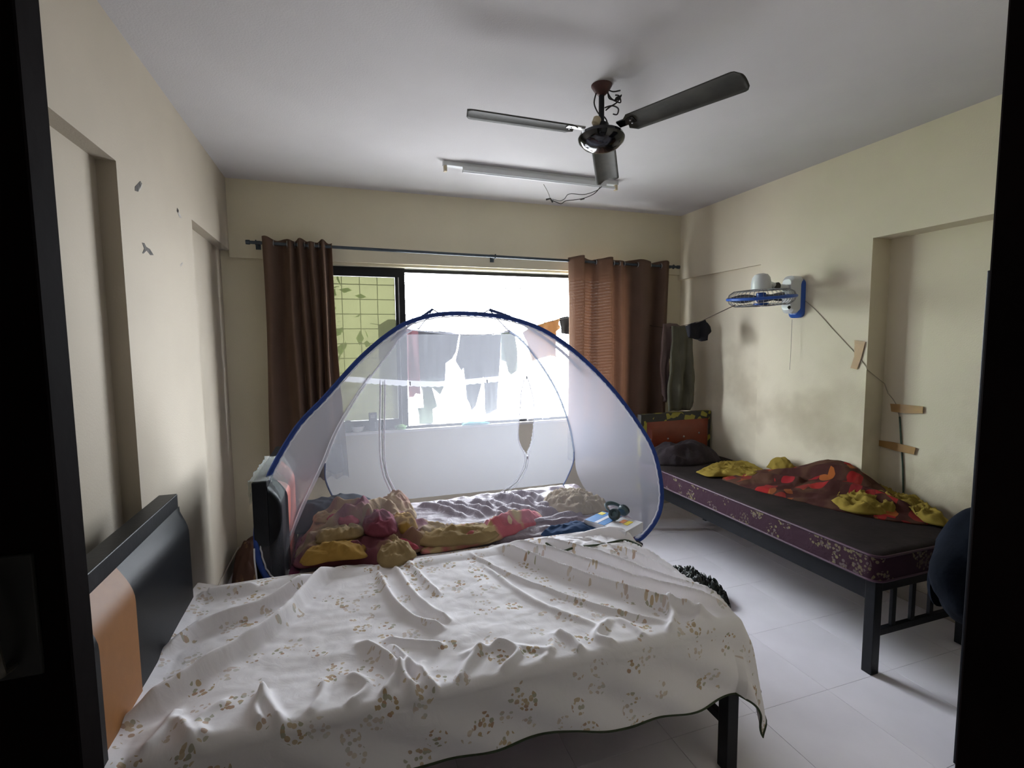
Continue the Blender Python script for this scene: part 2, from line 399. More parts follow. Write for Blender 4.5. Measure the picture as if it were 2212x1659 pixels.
g_ = N(t, 'ShaderNodeBsdfGlossy'); g_.inputs['Roughness'].default_value = .15
x_ = N(t, 'ShaderNodeMixShader'); x_.inputs[0].default_value = .38; y_ = N(t, 'ShaderNodeMixShader'); y_.inputs[0].default_value = .05
t.links.new(a_.outputs[0], x_.inputs[1]); t.links.new(b_.outputs[0], x_.inputs[2]); t.links.new(x_.outputs[0], y_.inputs[1]); t.links.new(g_.outputs[0], y_.inputs[2]); t.links.new(y_.outputs[0], o_.inputs[0])
wbox(WX0+.03, xa-.001, zs+.001, zb-.001, YF-.004, YF+.002).build('pane', gm, win, smooth=False)
# white ledge inside and bright band above the opening
bx(WX0-.02, WX1+.02, 3.905, 3.985, WZ0-.02, WZ0).build('window_sill', WHITEFR, win, smooth=False, bevel=.003)
z1 = P(900, 571, 1, 3.9).z
# safety grille outside
gr = thing('window_grille', (1.1, 4.45, .85), 'white painted steel safety grille outside the window', 'grille')
GM = mat('grille_paint', (.33, .34, .36), .5, .3, nscale=20, namt=.2)
for k in range(11): MB().tube([(-.35, 4.45, .80+.125*k), (2.6, 4.45, .80+.125*k)], .004, 6).build('bar', GM, gr)
for k in range(21): MB().tube([(-.3+.145*k, 4.46, .78), (-.3+.145*k, 4.46, 2.14)], .0035, 6).build('bar', GM, gr)
bx(-.4, 2.65, 4.13, 4.5, .72, .78).build('grille_floor', mat('grille_tray', (.5, .5, .48), .7, nscale=5), gr, smooth=False, bevel=.004)
bx(-.4, 2.65, 4.125, 4.5, 2.145, 2.17).build('grille_roof', mat('grille_sheet', (.10, .14, .135), .7, nscale=5), gr, smooth=False, bevel=.004)
# tree and pale building beyond
tree = thing('leafy_tree', (-1.0, 6.6, -2), 'green leafy tree seen through the frosted pane', 'tree')
LM = cloth('tree_leaf', (.16, .30, .05), .5, .4, 2)
lf = MB()
for k in range(1500):
    c = Vector((random.gauss(-1.15, .55), random.gauss(6.6, .3), random.gauss(1.5, 1.0)))
    if c.x > .35: continue
    M = Matrix.Translation(c) @ Matrix.Rotation(random.uniform(0, 6.3), 4, 'Z') @ Matrix.Rotation(random.uniform(-1.2, 1.2), 4, 'X') @ Matrix.Rotation(random.uniform(0, 6.3), 4, 'Y')
    s = random.uniform(.05, .11); lf.add([M @ Vector(p) for p in ((0, -s, 0), (s*.45, 0, .01), (0, s, 0), (-s*.45, 0, .01))], [(0, 1, 2, 3)])
tag(lf.build('foliage', LM, tree, smooth=False), kind='stuff')
tr = MB().tube(spline([(-1.1, 6.6, -2), (-1.05, 6.6, 0), (-1.2, 6.65, 1.4), (-1.0, 6.6, 2.6)], 4), [.09, .085, .085, .08, .08, .075, .07, .06, .05, .045, .04, .03, .02], 10)
tr.build('trunk', mat('bark', (.10, .07, .05), .9, nscale=10, namt=.4, bump=.5), tree)

# ================================================================== beds
LEATH = mat('black_leatherette', (.006, .007, .009), .36, spec=.13, nscale=30, namt=.1, bump=.04, bscale=300)
ORANGE = mat('orange_leatherette', (.27, .115, .035), .45, spec=.25, nscale=30, namt=.05, bump=.03, bscale=300)
def cushion(Mx, w0, w1, z0, z1, th, rt=.05, rr=.0, rl=.0):
    """padded panel facing +x in its own frame: swells from the board, rolls over at the top"""
    mb = MB()
    def fn(a, b):
        y = w0+(w1-w0)*a; z = z0+(z1-z0)*b
        tz = min(1, (1-b)*(z1-z0)/.10); bz = min(1, b*(z1-z0)/.03)
        d = math.sin(tz*PI/2)*math.sin(bz*PI/2)
        if rr: d *= math.sin(min(1, (1-a)*(w1-w0)/rr)*PI/2)**.6
        if rl: d *= math.sin(min(1, a*(w1-w0)/rl)*PI/2)**.6
        return Mx @ Vector((th*d+.001, y, z))
    return mb.grid(fn, 20, 30)
def bed_foot(b, X0, X1, Y, axis, ztop=.44, zlow=.17, bars=3, s=.024):
    """foot end: two legs, upper and lower rail and bars, spanning along axis"""
    def bb(a0, a1, c0, c1, z0, z1): return bx(a0, a1, c0, c1, z0, z1) if axis == 'x' else bx(c0, c1, a0, a1, z0, z1)
    for a in (X0, X1): bb(a-s, a+s, Y-s, Y+s, 0, ztop).build('leg', BLACK, b, smooth=False, bevel=.003)
    bb(X0+s, X1-s, Y-.012, Y+.012, zlow-.016, zlow+.016).build('foot_rail', BLACK, b, smooth=False, bevel=.002)
    bb(X0+s, X1-s, Y-.014, Y+.014, ztop-.075, ztop-.005).build('foot_rail', BLACK, b, smooth=False, bevel=.002)
    for k in range(bars):
        a = X0+(X1-X0)*(k+1)/(bars+1)
        bb(a-.013, a+.013, Y-.008, Y+.008, zlow+.016, ztop-.075).build('foot_bar', BLACK, b, smooth=False, bevel=.002)

# ---- bed 1, foreground
b1 = thing('metal_bed', (.3, 1.7, 0), 'black metal bed nearest the door with black and orange padded headboard', 'bed')
bed_foot(b1, 1.348, 2.06, 1.262, 'y', .42)
for y in (1.348, 2.06): bx(-.6, 1.237, y-.012, y+.012, .345, .415).build('side_rail', BLACK, b1, smooth=False, bevel=.002)
for y in (1.30, 2.09): bx(-.655, -.61, y-.024, y+.024, 0, .4).build('leg', BLACK, b1, smooth=False, bevel=.003)
for k in range(7): bx(-.45+.25*k, -.38+.25*k, 1.361, 2.047, .39, .405).build('slat', BLACK, b1, smooth=False)
hb = bx(-.672, -.612, 1.20, 2.11, .30, 1.0).build('headboard', BLACK, b1, smooth=False, bevel=.003)
hy = 1.575
I4 = Matrix.Translation((-.6115, 0, 0))
cushion(I4, hy, 2.115, .44, .95, .034, rr=.03).build('black_cushion', LEATH, b1).data
cushion(I4, 1.33, hy, .44, .95, .038).build('orange_cushion', ORANGE, b1)['label'] = 'orange padded centre panel'
cushion(I4, 1.18, 1.33, .44, .955, .05, rl=.04).build('black_cushion', LEATH, b1)
mt1 = thing('mattress', (.3, 1.7, .42), 'thick mattress under the floral sheet on the nearest bed', 'mattress')
bx(-.555, 1.245, 1.352, 2.085, .42, .552).build('mattress_body', mat('mattress_ticking', (.06, .03, .05), .9, nscale=8, bump=.2), mt1, bevel=.02)

SHEET = motif_mat('floral_sheet', (.86, .84, .87), [(.46, .33, .17), (.54, .42, .26), (.36, .35, .24), (.42, .25, .14)], 13, 70, .9, .42, bump=.12, petr=.5)
HEM = mat('green_hem', (.03, .045, .02), .8, nscale=20)
def px(*pts, z=.57): return [tuple(P(u, v, 2, z)[:2]) for u, v in pts]
F1 = fold_field([
 (px((795, 1222), (700, 1262), (600, 1362), (420, 1480), (240, 1590)), 0.0189, 0.0493),
 (px((690, 1252), (575, 1320), (440, 1370), (330, 1440)), 0.0172, 0.0377),
 (px((850, 1232), (885, 1285), (930, 1325), (975, 1350)), 0.0138, 0.0203),
 (px((815, 1245), (850, 1310), (905, 1350), (960, 1365)), 0.0120, 0.0203),
 (px((880, 1222), (915, 1260), (950, 1290)), 0.0103, 0.0145),
 (px((770, 1395), (840, 1430), (880, 1480), (915, 1530)), 0.0138, 0.0232),
 (px((840, 1400), (900, 1450), (950, 1500)), 0.0120, 0.0174),
 (px((560, 1500), (600, 1560), (610, 1600)), 0.0155, 0.0203),
 (px((380, 1560), (420, 1620), (440, 1660)), 0.0155, 0.0203),
 (px((830, 1390), (900, 1395), (960, 1400)), 0.0120, 0.0145),
 (px((1060, 1190), (1200, 1240), (1380, 1300), (1540, 1342)), 0.0124, 0.0413),
 (px((1040, 1180), (1200, 1215), (1400, 1275), (1580, 1325)), 0.0112, 0.0413),
 (px((1120, 1180), (1280, 1212), (1450, 1270), (1600, 1320)), 0.0099, 0.0386),
 (px((1220, 1175), (1350, 1205), (1480, 1262), (1570, 1305)), 0.0093, 0.0331),
 (px((1330, 1180), (1420, 1215), (1520, 1265)), 0.0086, 0.0276),
 (px((1000, 1200), (1130, 1260), (1300, 1320), (1450, 1350)), 0.0086, 0.0138),
 (px((1040, 1225), (1150, 1300), (1300, 1360)), 0.0120, 0.0101),
 (px((1000, 1190), (1060, 1178), (1150, 1172), (1300, 1168), (1380, 1185)), 0.0258, 0.0508),
 (px((430, 1300), (480, 1290), (560, 1280)), 0.0172, 0.0290),
 (px((990, 1420), (1090, 1400), (1200, 1410)), 0.0138, 0.0087),
]+[([(-.50+.115*k+.03*math.sin(k*7), 1.338), (-.47+.115*k+.04*math.sin(k*5), 1.40), (-.46+.115*k+.05*math.sin(k*3), 1.47)], .013, .014+.006*math.sin(k*4)) for k in range(15)])
CX0, CX1, CY0, CY1 = -.535, 1.262, 1.350, 2.085; RX = .032
def sheet1(a, b):
    x = -.60+(1.585+.60)*a
    front = .185+.11*min(1, max(0, (x+.2)/1.3))+.012*math.sin(x*9)
    yb = CY0-front; y = yb+(2.235-yb)*b
    qx = min(max(x, CX0), CX1); qy = min(max(y, CY0), CY1)
    dx, dy = x-qx, y-qy; d = math.hypot(dx, dy)
    z = .574+.014*max(0, (y-1.7)/.4); X, Y = qx, qy
    if d > 1e-6:
        ux, uy = dx/d, dy/d
        arc = RX*PI/2
        if dy > 0 and abs(dx) < 1e-6:       # far side lies across towards the next bed
            X, Y = x, y; z += .012*math.sin(min(1, d/.1)*PI)-.02*(d/.14)**2
        elif dx < 0: X, Y = x, y; z += .02*min(1, -dx/.06)-.02*max(0, dy)/.14
        else:
            if d < arc: t = d/RX; o_, dz = RX*math.sin(t), RX*(1-math.cos(t))
            else:
                fl_ = .22 if dx > 0 else .07
                o_, dz = RX+(d-arc)*fl_, RX+(d-arc)*.985
            wv = .010*math.sin((x*1.3+y*2.1)*16)*min(1, max(0, d-.05)/.1)
            X = qx+ux*(o_+wv*(1 if dx > 0 else 1)); Y = qy+uy*(o_+wv)
            z -= dz
            if dx > 0:
                X += .06*math.exp(-((y-1.6)/.35)**2)*min(1, d/.12)
    top = max(0, 1-d/.07)
    z += 1.25*F1(X, Y)*max(top, .25 if d < .12 else 0) + .010*top*nz(x*4, y*4, 3) + .005*top*nz(x*9, y*12, 7)+.0022*top*nz(x*26, y*30, 8)
    if d > .05: Y += .006*nz(x*10, z*6, 2)
    return (X, Y, z)
uvs = [( -.60+2.16*i/380, 1.0+1.15*j/210) for j in range(211) for i in range(381)]
sh = MB().grid(sheet1, 380, 210).build('bedsheet', SHEET, uvs=uvs, solid=.0015, angle=180)
tag(sh, 'white floral bedsheet with small brown sprigs, rumpled over the nearest bed', 'bedsheet')
hem = [Vector(sheet1(a/120, 0)) for a in range(20, 121)]+[Vector(sheet1(1, b/60)) for b in range(1, 61)]
MB().tube(hem, .004, 6).build('hem_piping', HEM, sh)['label'] = 'dark green edge piping'
# piled upper corner of the sheet, folded back onto itself
def crumple(name, outline, z0, Hh, mt, seed=0, fr=7, amp=.35, rim=.004, NT=110, NR=30, folds=None, parent=None, power=2.2, zfn=None, world=False, uvs_=1., cr=.5):
    """a heap of cloth: star-shaped outline, domed, creased by ridged noise and laid-in folds"""
    q = [Vector(p) for p in outline] if world else [P(u, v, 2, z0) for u, v in outline]
    q = resample(spline([Vector((p.x, p.y, 0)) for p in q]+[Vector((q[0].x, q[0].y, 0))], 6), NT+1)[:-1]
    c = sum(q, Vector())/len(q); mb = MB(); uv = []; F = fold_field(folds) if folds else (lambda x, y: 0)
    def zz(x, y, r):
        pr_ = (1-r**power)
        n1 = nz(x*fr, y*fr, seed); n2 = 1-2*abs(nz(x*fr*1.7+n1, y*fr*1.7, seed+5)); n3 = 1-2*abs(nz(x*fr*3.4, y*fr*3.4+n1*2, seed+9))
        zb = zfn(x, y) if zfn else z0
        return zb+rim*(1 if r < .999 else 0)+max(0, Hh*pr_*(1-amp+amp*(n1*1.1+.3)) + min(1, pr_*3)*(Hh*cr*.35*max(0, n2)+Hh*cr*.15*n3+F(x, y)))
    mb.v.append(Vector((c.x, c.y, zz(c.x, c.y, 0)))); uv.append((c.x, c.y))
    for i in range(1, NR+1):
        r = (i/NR)**.8
        for k, p in enumerate(q):
            s = c.lerp(p, r)
            jit = .012*nz(s.x*20, s.y*20, seed+3)*r
            s = s+(p-c).normalized()*jit
            mb.v.append(Vector((s.x, s.y, zz(s.x, s.y, r)))); uv.append((s.x*uvs_, s.y*uvs_))
    for k, p in enumerate(q):   # underside rim
        v = mb.v[1+(NR-1)*NT+k]; zb = zfn(v.x, v.y) if zfn else z0
        mb.v.append(Vector((v.x-(p-c).normalized().x*.006, v.y-(p-c).normalized().y*.006, zb))); uv.append((v.x, v.y))
    for k in range(NT): mb.f.append((0, 1+k, 1+(k+1) % NT))
    for i in range(NR):
        for k in range(NT):
            a = 1+i*NT+k; b = 1+i*NT+(k+1) % NT; mb.f.append((a, a+NT, b+NT, b))
    return mb.build(name, mt, parent, uvs=uv, angle=180)
crumple('folded_corner', [(1170, 1180), (1190, 1163), (1250, 1158), (1330, 1156), (1385, 1178), (1392, 1196), (1340, 1206), (1260, 1200)], .582, .026, SHEET, 3, fr=9, parent=sh, cr=.8)
cp = [P(u, v, 2, .612) for u, v in [(1168, 1165), (1190, 1180), (1215, 1190), (1245, 1182), (1300, 1176), (1350, 1167), (1385, 1180)]]
MB().tube(spline(cp, 5), .005, 6).build('hem_piping', HEM, sh)['label'] = 'dark green edge piping'

# ---- bed 2, under the net
b2 = thing('metal_bed', (.5, 2.65, 0), 'black metal bed under the mosquito net, with a pink panel in its headboard', 'bed')
bed_foot(b2, 2.30, 3.02, 1.49, 'y', .44)
for y in (2.30, 3.02): bx(-.345, 1.465, y-.012, y+.012, .36, .43).build('side_rail', BLACK, b2, smooth=False, bevel=.002)
for y in (2.37, 3.12): bx(-.40, -.355, y-.024, y+.024, 0, .4).build('leg', BLACK, b2, smooth=False, bevel=.003)
bx(-.405, -.345, 2.34, 3.15, .25, .955).build('headboard', BLACK, b2, smooth=False, bevel=.003)
T2 = Matrix.Translation((-.3445, 0, 0))
PINK = mat('coral_leatherette', (.50, .11, .07), .4, nscale=20, namt=.06)
cushion(T2, 2.34, 2.52, .45, .93, .05, rl=.04).build('black_cushion', LEATH, b2)
cushion(T2, 2.52, 2.86, .45, .93, .06).build('pink_cushion', PINK, b2)['label'] = 'coral pink padded centre panel'
cushion(T2, 2.86, 3.15, .45, .93, .05, rr=.04).build('black_cushion', LEATH, b2)
PLAST = bpy.data.materials.new('clear_plastic_wrap'); PLAST.use_nodes = True; t = PLAST.node_tree; t.nodes.clear()
o_ = N(t, 'ShaderNodeOutputMaterial'); a_ = N(t, 'ShaderNodeBsdfTransparent'); a_.inputs[0].default_value = (.9, .95, .94, 1); g_ = N(t, 'ShaderNodeBsdfGlossy'); g_.inputs['Roughness'].default_value = .12
d_ = N(t, 'ShaderNodeBsdfDiffuse'); d_.inputs[0].default_value = (.4, .48, .47, 1); x0_ = N(t, 'ShaderNodeMixShader'); x0_.inputs[0].default_value = .45
t.links.new(g_.outputs[0], x0_.inputs[1]); t.links.new(d_.outputs[0], x0_.inputs[2])
x_ = N(t, 'ShaderNodeMixShader'); x_.inputs[0].default_value = .35; t.links.new(a_.outputs[0], x_.inputs[1]); t.links.new(x0_.outputs[0], x_.inputs[2])
nb_ = N(t, 'ShaderNodeTexNoise'); nb_.inputs['Scale'].default_value = 22; nb_.inputs['Distortion'].default_value = 1.5; bp_ = N(t, 'ShaderNodeBump'); bp_.inputs['Distance'].default_value = .03; t.links.new(nb_.outputs[0], bp_.inputs['Height']); t.links.new(bp_.outputs[0], g_.inputs['Normal'])
t.links.new(x_.outputs[0], o_.inputs[0])
def wrapf(a, b):
    y = 2.33+.50*a; L_ = b*.26
    if L_ < .1: x, z = -.412, .86+L_
    elif L_ < .16: x, z = -.412+(L_-.1)*1.35, .962
    else: x, z = -.331+.04*math.sin(min(1, (L_-.16)/.1)*PI/2), .962-(L_-.16)
    n = .010*abs(nz(y*22, b*9, 1))
    return (x+(n if b > .6 else -n if b < .4 else 0), y, z+n)
MB().grid(wrapf, 60, 26).build('plastic_wrap', PLAST, b2)['label'] = 'crinkled clear plastic wrap over the top edge'
MAUVE = motif_mat('mauve_satin_sheet', (.23, .19, .22), [(.42, .38, .42), (.32, .28, .31), (.45, .42, .46)], 12, 45, .8, .42, rough=.42, bump=.5)
MATT2 = motif_mat('purple_mattress_cover', (.20, .04, .10), [(.5, .4, .3), (.4, .3, .3)], 10, 70, .7, .4)
mt2 = thing('mattress', (.5, 2.65, .43), 'magenta mattress under the mosquito net on the middle bed', 'mattress')
bx(-.275, 1.475, 2.29, 3.03, .43, .55).build('mattress_body', MATT2, mt2, bevel=.02)
F2 = fold_field([(px((905+k*38, 1092-k*2), (950+k*38, 1100), (1010+k*40, 1122-k*1.5), z=.57), .018, .030) for k in range(0, 7)] +
 [(px((1060, 1075), (1110, 1085), (1150, 1110), z=.57), .02, .03), (px((1110, 1070), (1160, 1080), (1190, 1100), z=.57), .02, .03), (px((1140, 1128), (1230, 1118), (1260, 1118), z=.57), .02, .025), (px((1120, 1140), (1200, 1130), (1260, 1127), z=.57), .02, .025)])
def sheet2(a, b):
    x = -.24+1.74*a; y = 2.262+.798*b
    ex = min(a, 1-a)*1.83; ey = min(b, 1-b)*.775; d = min(ex, ey)
    z = .556+.004*min(1, d/.02)
    k = min(1, d/.06)
    z += k*(F2(x, y)+.022*max(0, 1-2.2*abs(nz(x*6+y*3, y*9, 4)))*(.4+.6*min(1, max(0, (x-.4)/.4)))+.006*nz(x*20, y*20, 1)+.004)
    if d < .03: z -= .05*(1-d/.03)**2
    return (x, y, z)
s2 = MB().grid(sheet2, 200, 90).build('bedsheet', MAUVE, uvs=[(-.33+1.83*i/200, 2.2+.78*j/90) for j in range(91) for i in range(201)], solid=.001, angle=180)
tag(s2, 'dark mauve satin sheet bunched up under the mosquito net', 'bedsheet')
BLK = motif_mat('tan_and_maroon_blanket', (.30, .21, .12), [(.34, .05, .07), (.34, .18, .04), (.26, .10, .12)], 6, 18, .45, .5, base2=(.17, .055, .075), bn=4.2, bump=.3, petr=.5)
bl = crumple('blanket', [(650, 1228), (632, 1218), (650, 1170), (680, 1128), (690, 1118), (760, 1108), (800, 1106), (880, 1108), (905, 1135), (960, 1150), (1000, 1160), (940, 1185), (885, 1200), (900, 1225), (850, 1235), (790, 1222)], .575, .10, BLK, 11, fr=4.5, amp=.35, cr=.9, NT=200, NR=60, rim=.003,
 folds=[(px((650, 1222), (720, 1208), (790, 1196), z=.6), .022, .05), (px((670, 1150), (740, 1135), (790, 1140), z=.6), .02, .05), (px((660, 1190), (720, 1168), (790, 1150), z=.6), .02, .05), (px((690, 1130), (780, 1145), (800, 1160), z=.6), .025, .04), (px((780, 1150), (830, 1125), (860, 1150), z=.6), .03, .05), (px((870, 1175), (960, 1172), (1000, 1160), z=.6), .02, .03), (px((700, 1180), (760, 1160), (810, 1160), z=.6), .02, .04)])
tag(bl, 'tan and maroon blanket heaped on the left half of the netted bed', 'blanket')
TANC = cloth('tan_blanket_fold', (.36, .26, .13), .15, .25, 5); YLC = cloth('ochre_blanket_fold', (.40, .24, .06), .15, .3, 6); MRC = cloth('maroon_blanket_fold', (.20, .05, .075), .12, .3, 7); PKC = cloth('pink_blanket_fold', (.36, .07, .10), .15, .3, 9)
for pts, z_, h_, mt_, sd_ in (
    ([(645, 1216), (660, 1198), (720, 1186), (780, 1180), (792, 1192), (786, 1206), (720, 1212), (670, 1222)], .625, .045, YLC, 1),
    ([(812, 1212), (822, 1192), (845, 1180), (880, 1184), (898, 1200), (880, 1214), (850, 1226), (826, 1224)], .60, .055, TANC, 2),
    ([(782, 1150), (784, 1128), (805, 1118), (840, 1120), (858, 1132), (856, 1152), (830, 1160), (800, 1160)], .665, .06, MRC, 3),
    ([(678, 1130), (676, 1116), (700, 1112), (760, 1116), (782, 1126), (760, 1134), (720, 1132)], .655, .035, TANC, 4),
    ([(705, 1122), (740, 1118), (775, 1124), (770, 1134), (735, 1136)], .685, .03, PKC, 5),
    ([(680, 1160), (720, 1148), (775, 1142), (792, 1150), (770, 1162), (720, 1172), (690, 1176)], .66, .04, TANC, 6),
    ([(790, 1182), (830, 1172), (880, 1172), (905, 1184), (880, 1190), (830, 1194)], .61, .03, PKC, 7),
    ([(860, 1156), (900, 1140), (960, 1150), (1010, 1158), (1060, 1150), (1090, 1140), (1060, 1168), (980, 1180), (900, 1178)], .60, .05, TANC, 8),
    ([(840, 1136), (858, 1120), (880, 1124), (905, 1140), (890, 1150), (860, 1152)], .65, .05, YLC, 9)):
    crumple('blanket_fold', pts, z_, h_, mt_, sd_*13, fr=10, cr=1.1, NT=70, NR=16, parent=bl, power=1.8)
bp = crumple('blanket_peak', [(805, 1110), (815, 1098), (850, 1092), (885, 1100), (900, 1118), (870, 1130), (820, 1126)], .60, .12, motif_mat('tan_blanket_side', (.42, .32, .20), [(.4, .15, .12)], 5, 16, .4, .5, base2=(.36, .20, .16), bn=4, bump=.4), 5, fr=8, cr=.7, parent=bl, power=1.6)
pk = crumple('throw', [(905, 1182), (960, 1160), (1040, 1150), (1105, 1120), (1150, 1108), (1172, 1116), (1165, 1135), (1110, 1155), (1040, 1178), (960, 1192), (910, 1196)], .575, .055, motif_mat('pink_throw_cloth', (.50, .14, .17), [(.62, .5, .3), (.6, .2, .2)], 7, 20, .5, .5, base2=(.50, .38, .20), bn=7, bump=.4), 21, fr=9, cr=1.1,
 folds=[(px((920, 1190), (1000, 1172), (1090, 1150), z=.6), .014, .03), (px((1050, 1155), (1110, 1130), (1160, 1118), z=.6), .02, .03)])
tag(pk, 'pink and tan throw twisted across the middle of the netted bed', 'throw')
CREAM = cloth('cream_cotton', (.42, .35, .26), .15)
pw = crumple('pillow', [(1168, 1092), (1180, 1076), (1215, 1070), (1262, 1074), (1312, 1094), (1314, 1102), (1285, 1110), (1240, 1114), (1195, 1104)], .585, .06, CREAM, 31, fr=11, cr=1.5, NT=140, NR=40, power=1.8)
tag(pw, 'cream pillow in a crumpled case at the far right of the netted bed', 'pillow')
nv = crumple('navy_garment', [(1168, 1156), (1182, 1145), (1210, 1142), (1240, 1134), (1272, 1140), (1300, 1148), (1310, 1156), (1280, 1164), (1210, 1164)], .585, .045, cloth('navy_knit', (.03, .06, .13), .05), 41, fr=7, cr=.8)
tag(nv, 'navy blue garment folded at the near edge of the netted bed', 'clothing')
# box with headphones
B = P(1325, 1124, 2, .645); bang = math.atan2(-.185, .10)
bxr = thing('cardboard_box', (B.x, B.y, .592), 'flat white box with a blue printed lid on the netted bed', 'box')
MBX = Matrix.Translation((B.x, B.y, .592)) @ Matrix.Rotation(bang, 4, 'Z')
LID = [mat('box_blue', (.05, .22, .52), .4, nscale=8, namt=.1), mat('box_white', (.70, .70, .74), .5, nscale=8, namt=.05), mat('box_yellow', (.75, .60, .05), .5, nscale=8), mat('box_orange', (.7, .25, .08), .5, nscale=8)]
MB().box(-.12, .12, -.085, .085, 0, .05, MBX).build('box_body', LID[1], bxr, smooth=False, bevel=.002)
MB().box(-.118, .0, -.083, .083, .0503, .0515, MBX).build('lid_print', LID[0], bxr, smooth=False)
MB().box(-.06, -.04, -.083, .083, .0518, .0525, MBX).build('lid_stripe', LID[1], bxr, smooth=False)
MB().box(-.115, -.085, .03, .07, .0518, .0525, MBX).build('lid_patch', LID[2], bxr, smooth=False)
MB().box(.06, .085, -.01, .05, .0508, .0515, MBX).build('lid_patch', LID[2], bxr, smooth=False)
MB().box(.03, .055, .0, .05, .0508, .0515, MBX).build('lid_patch', LID[3], bxr, smooth=False)
HC = mat('teal_grey_plastic', (.07, .12, .14), .4, nscale=30, namt=.15)
hx = Vector((B.x+.045, B.y+.035, .645))
hp_ = thing('headphones', hx, 'teal grey over-ear headphones lying on the white box', 'headphones')
MH = Matrix.Translation(hx) @ Matrix.Rotation(.5, 4, 'Z')
MH = MH @ Matrix.Scale(.82, 4)
for sx, tz in ((-1, .9), (1, 1.1)):
    Mc = MH @ Matrix.Translation((sx*.050, -.01, .030)) @ Matrix.Rotation(sx*tz, 4, 'Y')
    MB().lathe([(.012, -.016), (.030, -.015), (.036, -.006), (.036, .004), (.030, .010), (.012, .012)], Mc, 20).build('ear_cup', HC, hp_)
    MB().tube([Mc @ Vector((.027*math.cos(a), .027*math.sin(a), .013)) for a in [2*PI*k/18 for k in range(18)]], .009, 8, True).build('ear_pad', mat('dark_pad', (.03, .05, .06), .7, nscale=30), hp_)
MB().tube([MH @ Vector((.062*math.cos(a), .02+.055*math.sin(a), .05+.02*math.sin(a))) for a in [PI*k/20 for k in range(21)]], [.007+.004*math.sin(PI*k/20) for k in range(21)], 8, flat=.6).build('headband', HC, hp_)
# dark bag and pillow by the head end
dg = cloth('dark_grey_cloth', (.025, .030, .042), .02)
db = crumple('dark_pillow', [(-.33, 2.98, 0), (-.30, 2.74, 0), (-.10, 2.72, 0), (.10, 2.80, 0), (.18, 2.93, 0), (.05, 3.02, 0)], .57, .115, dg, 51, fr=4, amp=.2, world=True, cr=.4, power=4)
tag(db, 'dark grey pillow at the far head corner of the netted bed', 'pillow')

# ---- bed 3, right wall
b3 = thing('metal_bed', (2.6, 2.5, 0), 'black metal bed along the right wall with dark mattress and orange headboard', 'bed')
bed_foot(b3, 2.265, 2.92, 1.55, 'x', .465, .19, 4)
for x in (2.265, 2.90): bx(x-.012, x+.012, 1.574, 3.44, .345, .445).build('side_rail', BLACK, b3, smooth=False, bevel=.002)
for x in (2.29, 2.90): bx(x-.02, x+.02, 3.40, 3.44, 0, .385).build('leg', BLACK, b3, smooth=False, bevel=.003)
HZ = bpy.data.materials.new('black_yellow_print'); HZ.use_nodes = True; t = HZ.node_tree; b_ = t.nodes['Principled BSDF']; b_.inputs['Roughness'].default_value = .5
c_ = N(t, 'ShaderNodeTexCoord'); v_ = N(t, 'ShaderNodeTexVoronoi'); v_.inputs['Scale'].default_value = 22; s_ = N(t, 'ShaderNodeSeparateXYZ'); r_ = N(t, 'ShaderNodeValToRGB'); r_.color_ramp.interpolation = 'CONSTANT'
r_.color_ramp.elements[0].color = (.02, .02, .018, 1); r_.color_ramp.elements[1].position = .62; r_.color_ramp.elements[1].color = (.28, .25, .03, 1)
t.links.new(c_.outputs['Object'], v_.inputs['Vector']); t.links.new(v_.outputs['Color'], s_.inputs[0]); t.links.new(s_.outputs[0], r_.inputs[0]); t.links.new(r_.outputs[0], b_.inputs['Base Color'])
bx(2.27, 2.965, 3.465, 3.52, .30, .945).build('headboard', HZ, b3, smooth=False, bevel=.003)['label'] = 'headboard with black and yellow patterned edge'
T3 = Matrix.Translation((0, 3.4645, 0)) @ Matrix.Rotation(-PI/2, 4, 'Z')
RED = mat('burnt_orange_leatherette', (.17, .025, .006), .45, nscale=20, namt=.08)
cushion(T3, 2.325, 2.935, .50, .882, .03, rr=.02, rl=.02).build('orange_cushion', RED, b3)
for k, (u, v) in enumerate([(1405, 950), (1443, 948), (1477, 943), (1510, 935)]):
    p = P(u, v, 1, 3.434); MB().lathe([(.004, -.003), (.009, -.002), (.009, .001), (.004, .004)], Matrix.Translation(p) @ Matrix.Rotation(PI/2, 4, 'X'), 12).build('button', STEEL, b3)
DK = mat('dark_charcoal_ticking', (.020, .015, .015), .85, spec=.1, nscale=5, namt=.35, bump=.2, bscale=40)
SIDE = motif_mat('purple_floral_band', (.040, .016, .028), [(.20, .165, .10), (.15, .12, .115), (.20, .175, .09)], 10, 70, .95, .52, coords='Object', petr=.55)
mt3 = thing('mattress', (2.6, 2.5, .445), 'dark mattress with purple floral side band on the bed by the right wall', 'mattress')
def rrect(x0, x1, y0, y1, r, n=6):
    out = []
    for cx, cy, a0 in ((x1-r, y1-r, 0), (x0+r, y1-r, PI/2), (x0+r, y0+r, PI), (x1-r, y0+r, 1.5*PI)):
        for k in range(n+1): a = a0+PI/2*k/n; out.append(Vector((cx+r*math.cos(a), cy+r*math.sin(a), 0)))
    return out
def slab(loop, z0, z1, inset=0):
    n = len(loop); mb = MB(); mb.v = [Vector((p.x, p.y, z0)) for p in loop]+[Vector((p.x, p.y, z1)) for p in loop]
    mb.f = [tuple(range(n))[::-1], tuple(range(n, 2*n))]+[(i, (i+1) % n, n+(i+1) % n, n+i) for i in range(n)]; return mb
lp = rrect(2.215, 2.94, 1.505, 3.455, .05)
slab(lp, .455, .572).build('side_band', SIDE, mt3)
lp2 = rrect(2.213, 2.942, 1.503, 3.457, .05); mb = MB(); nn = len(lp2)
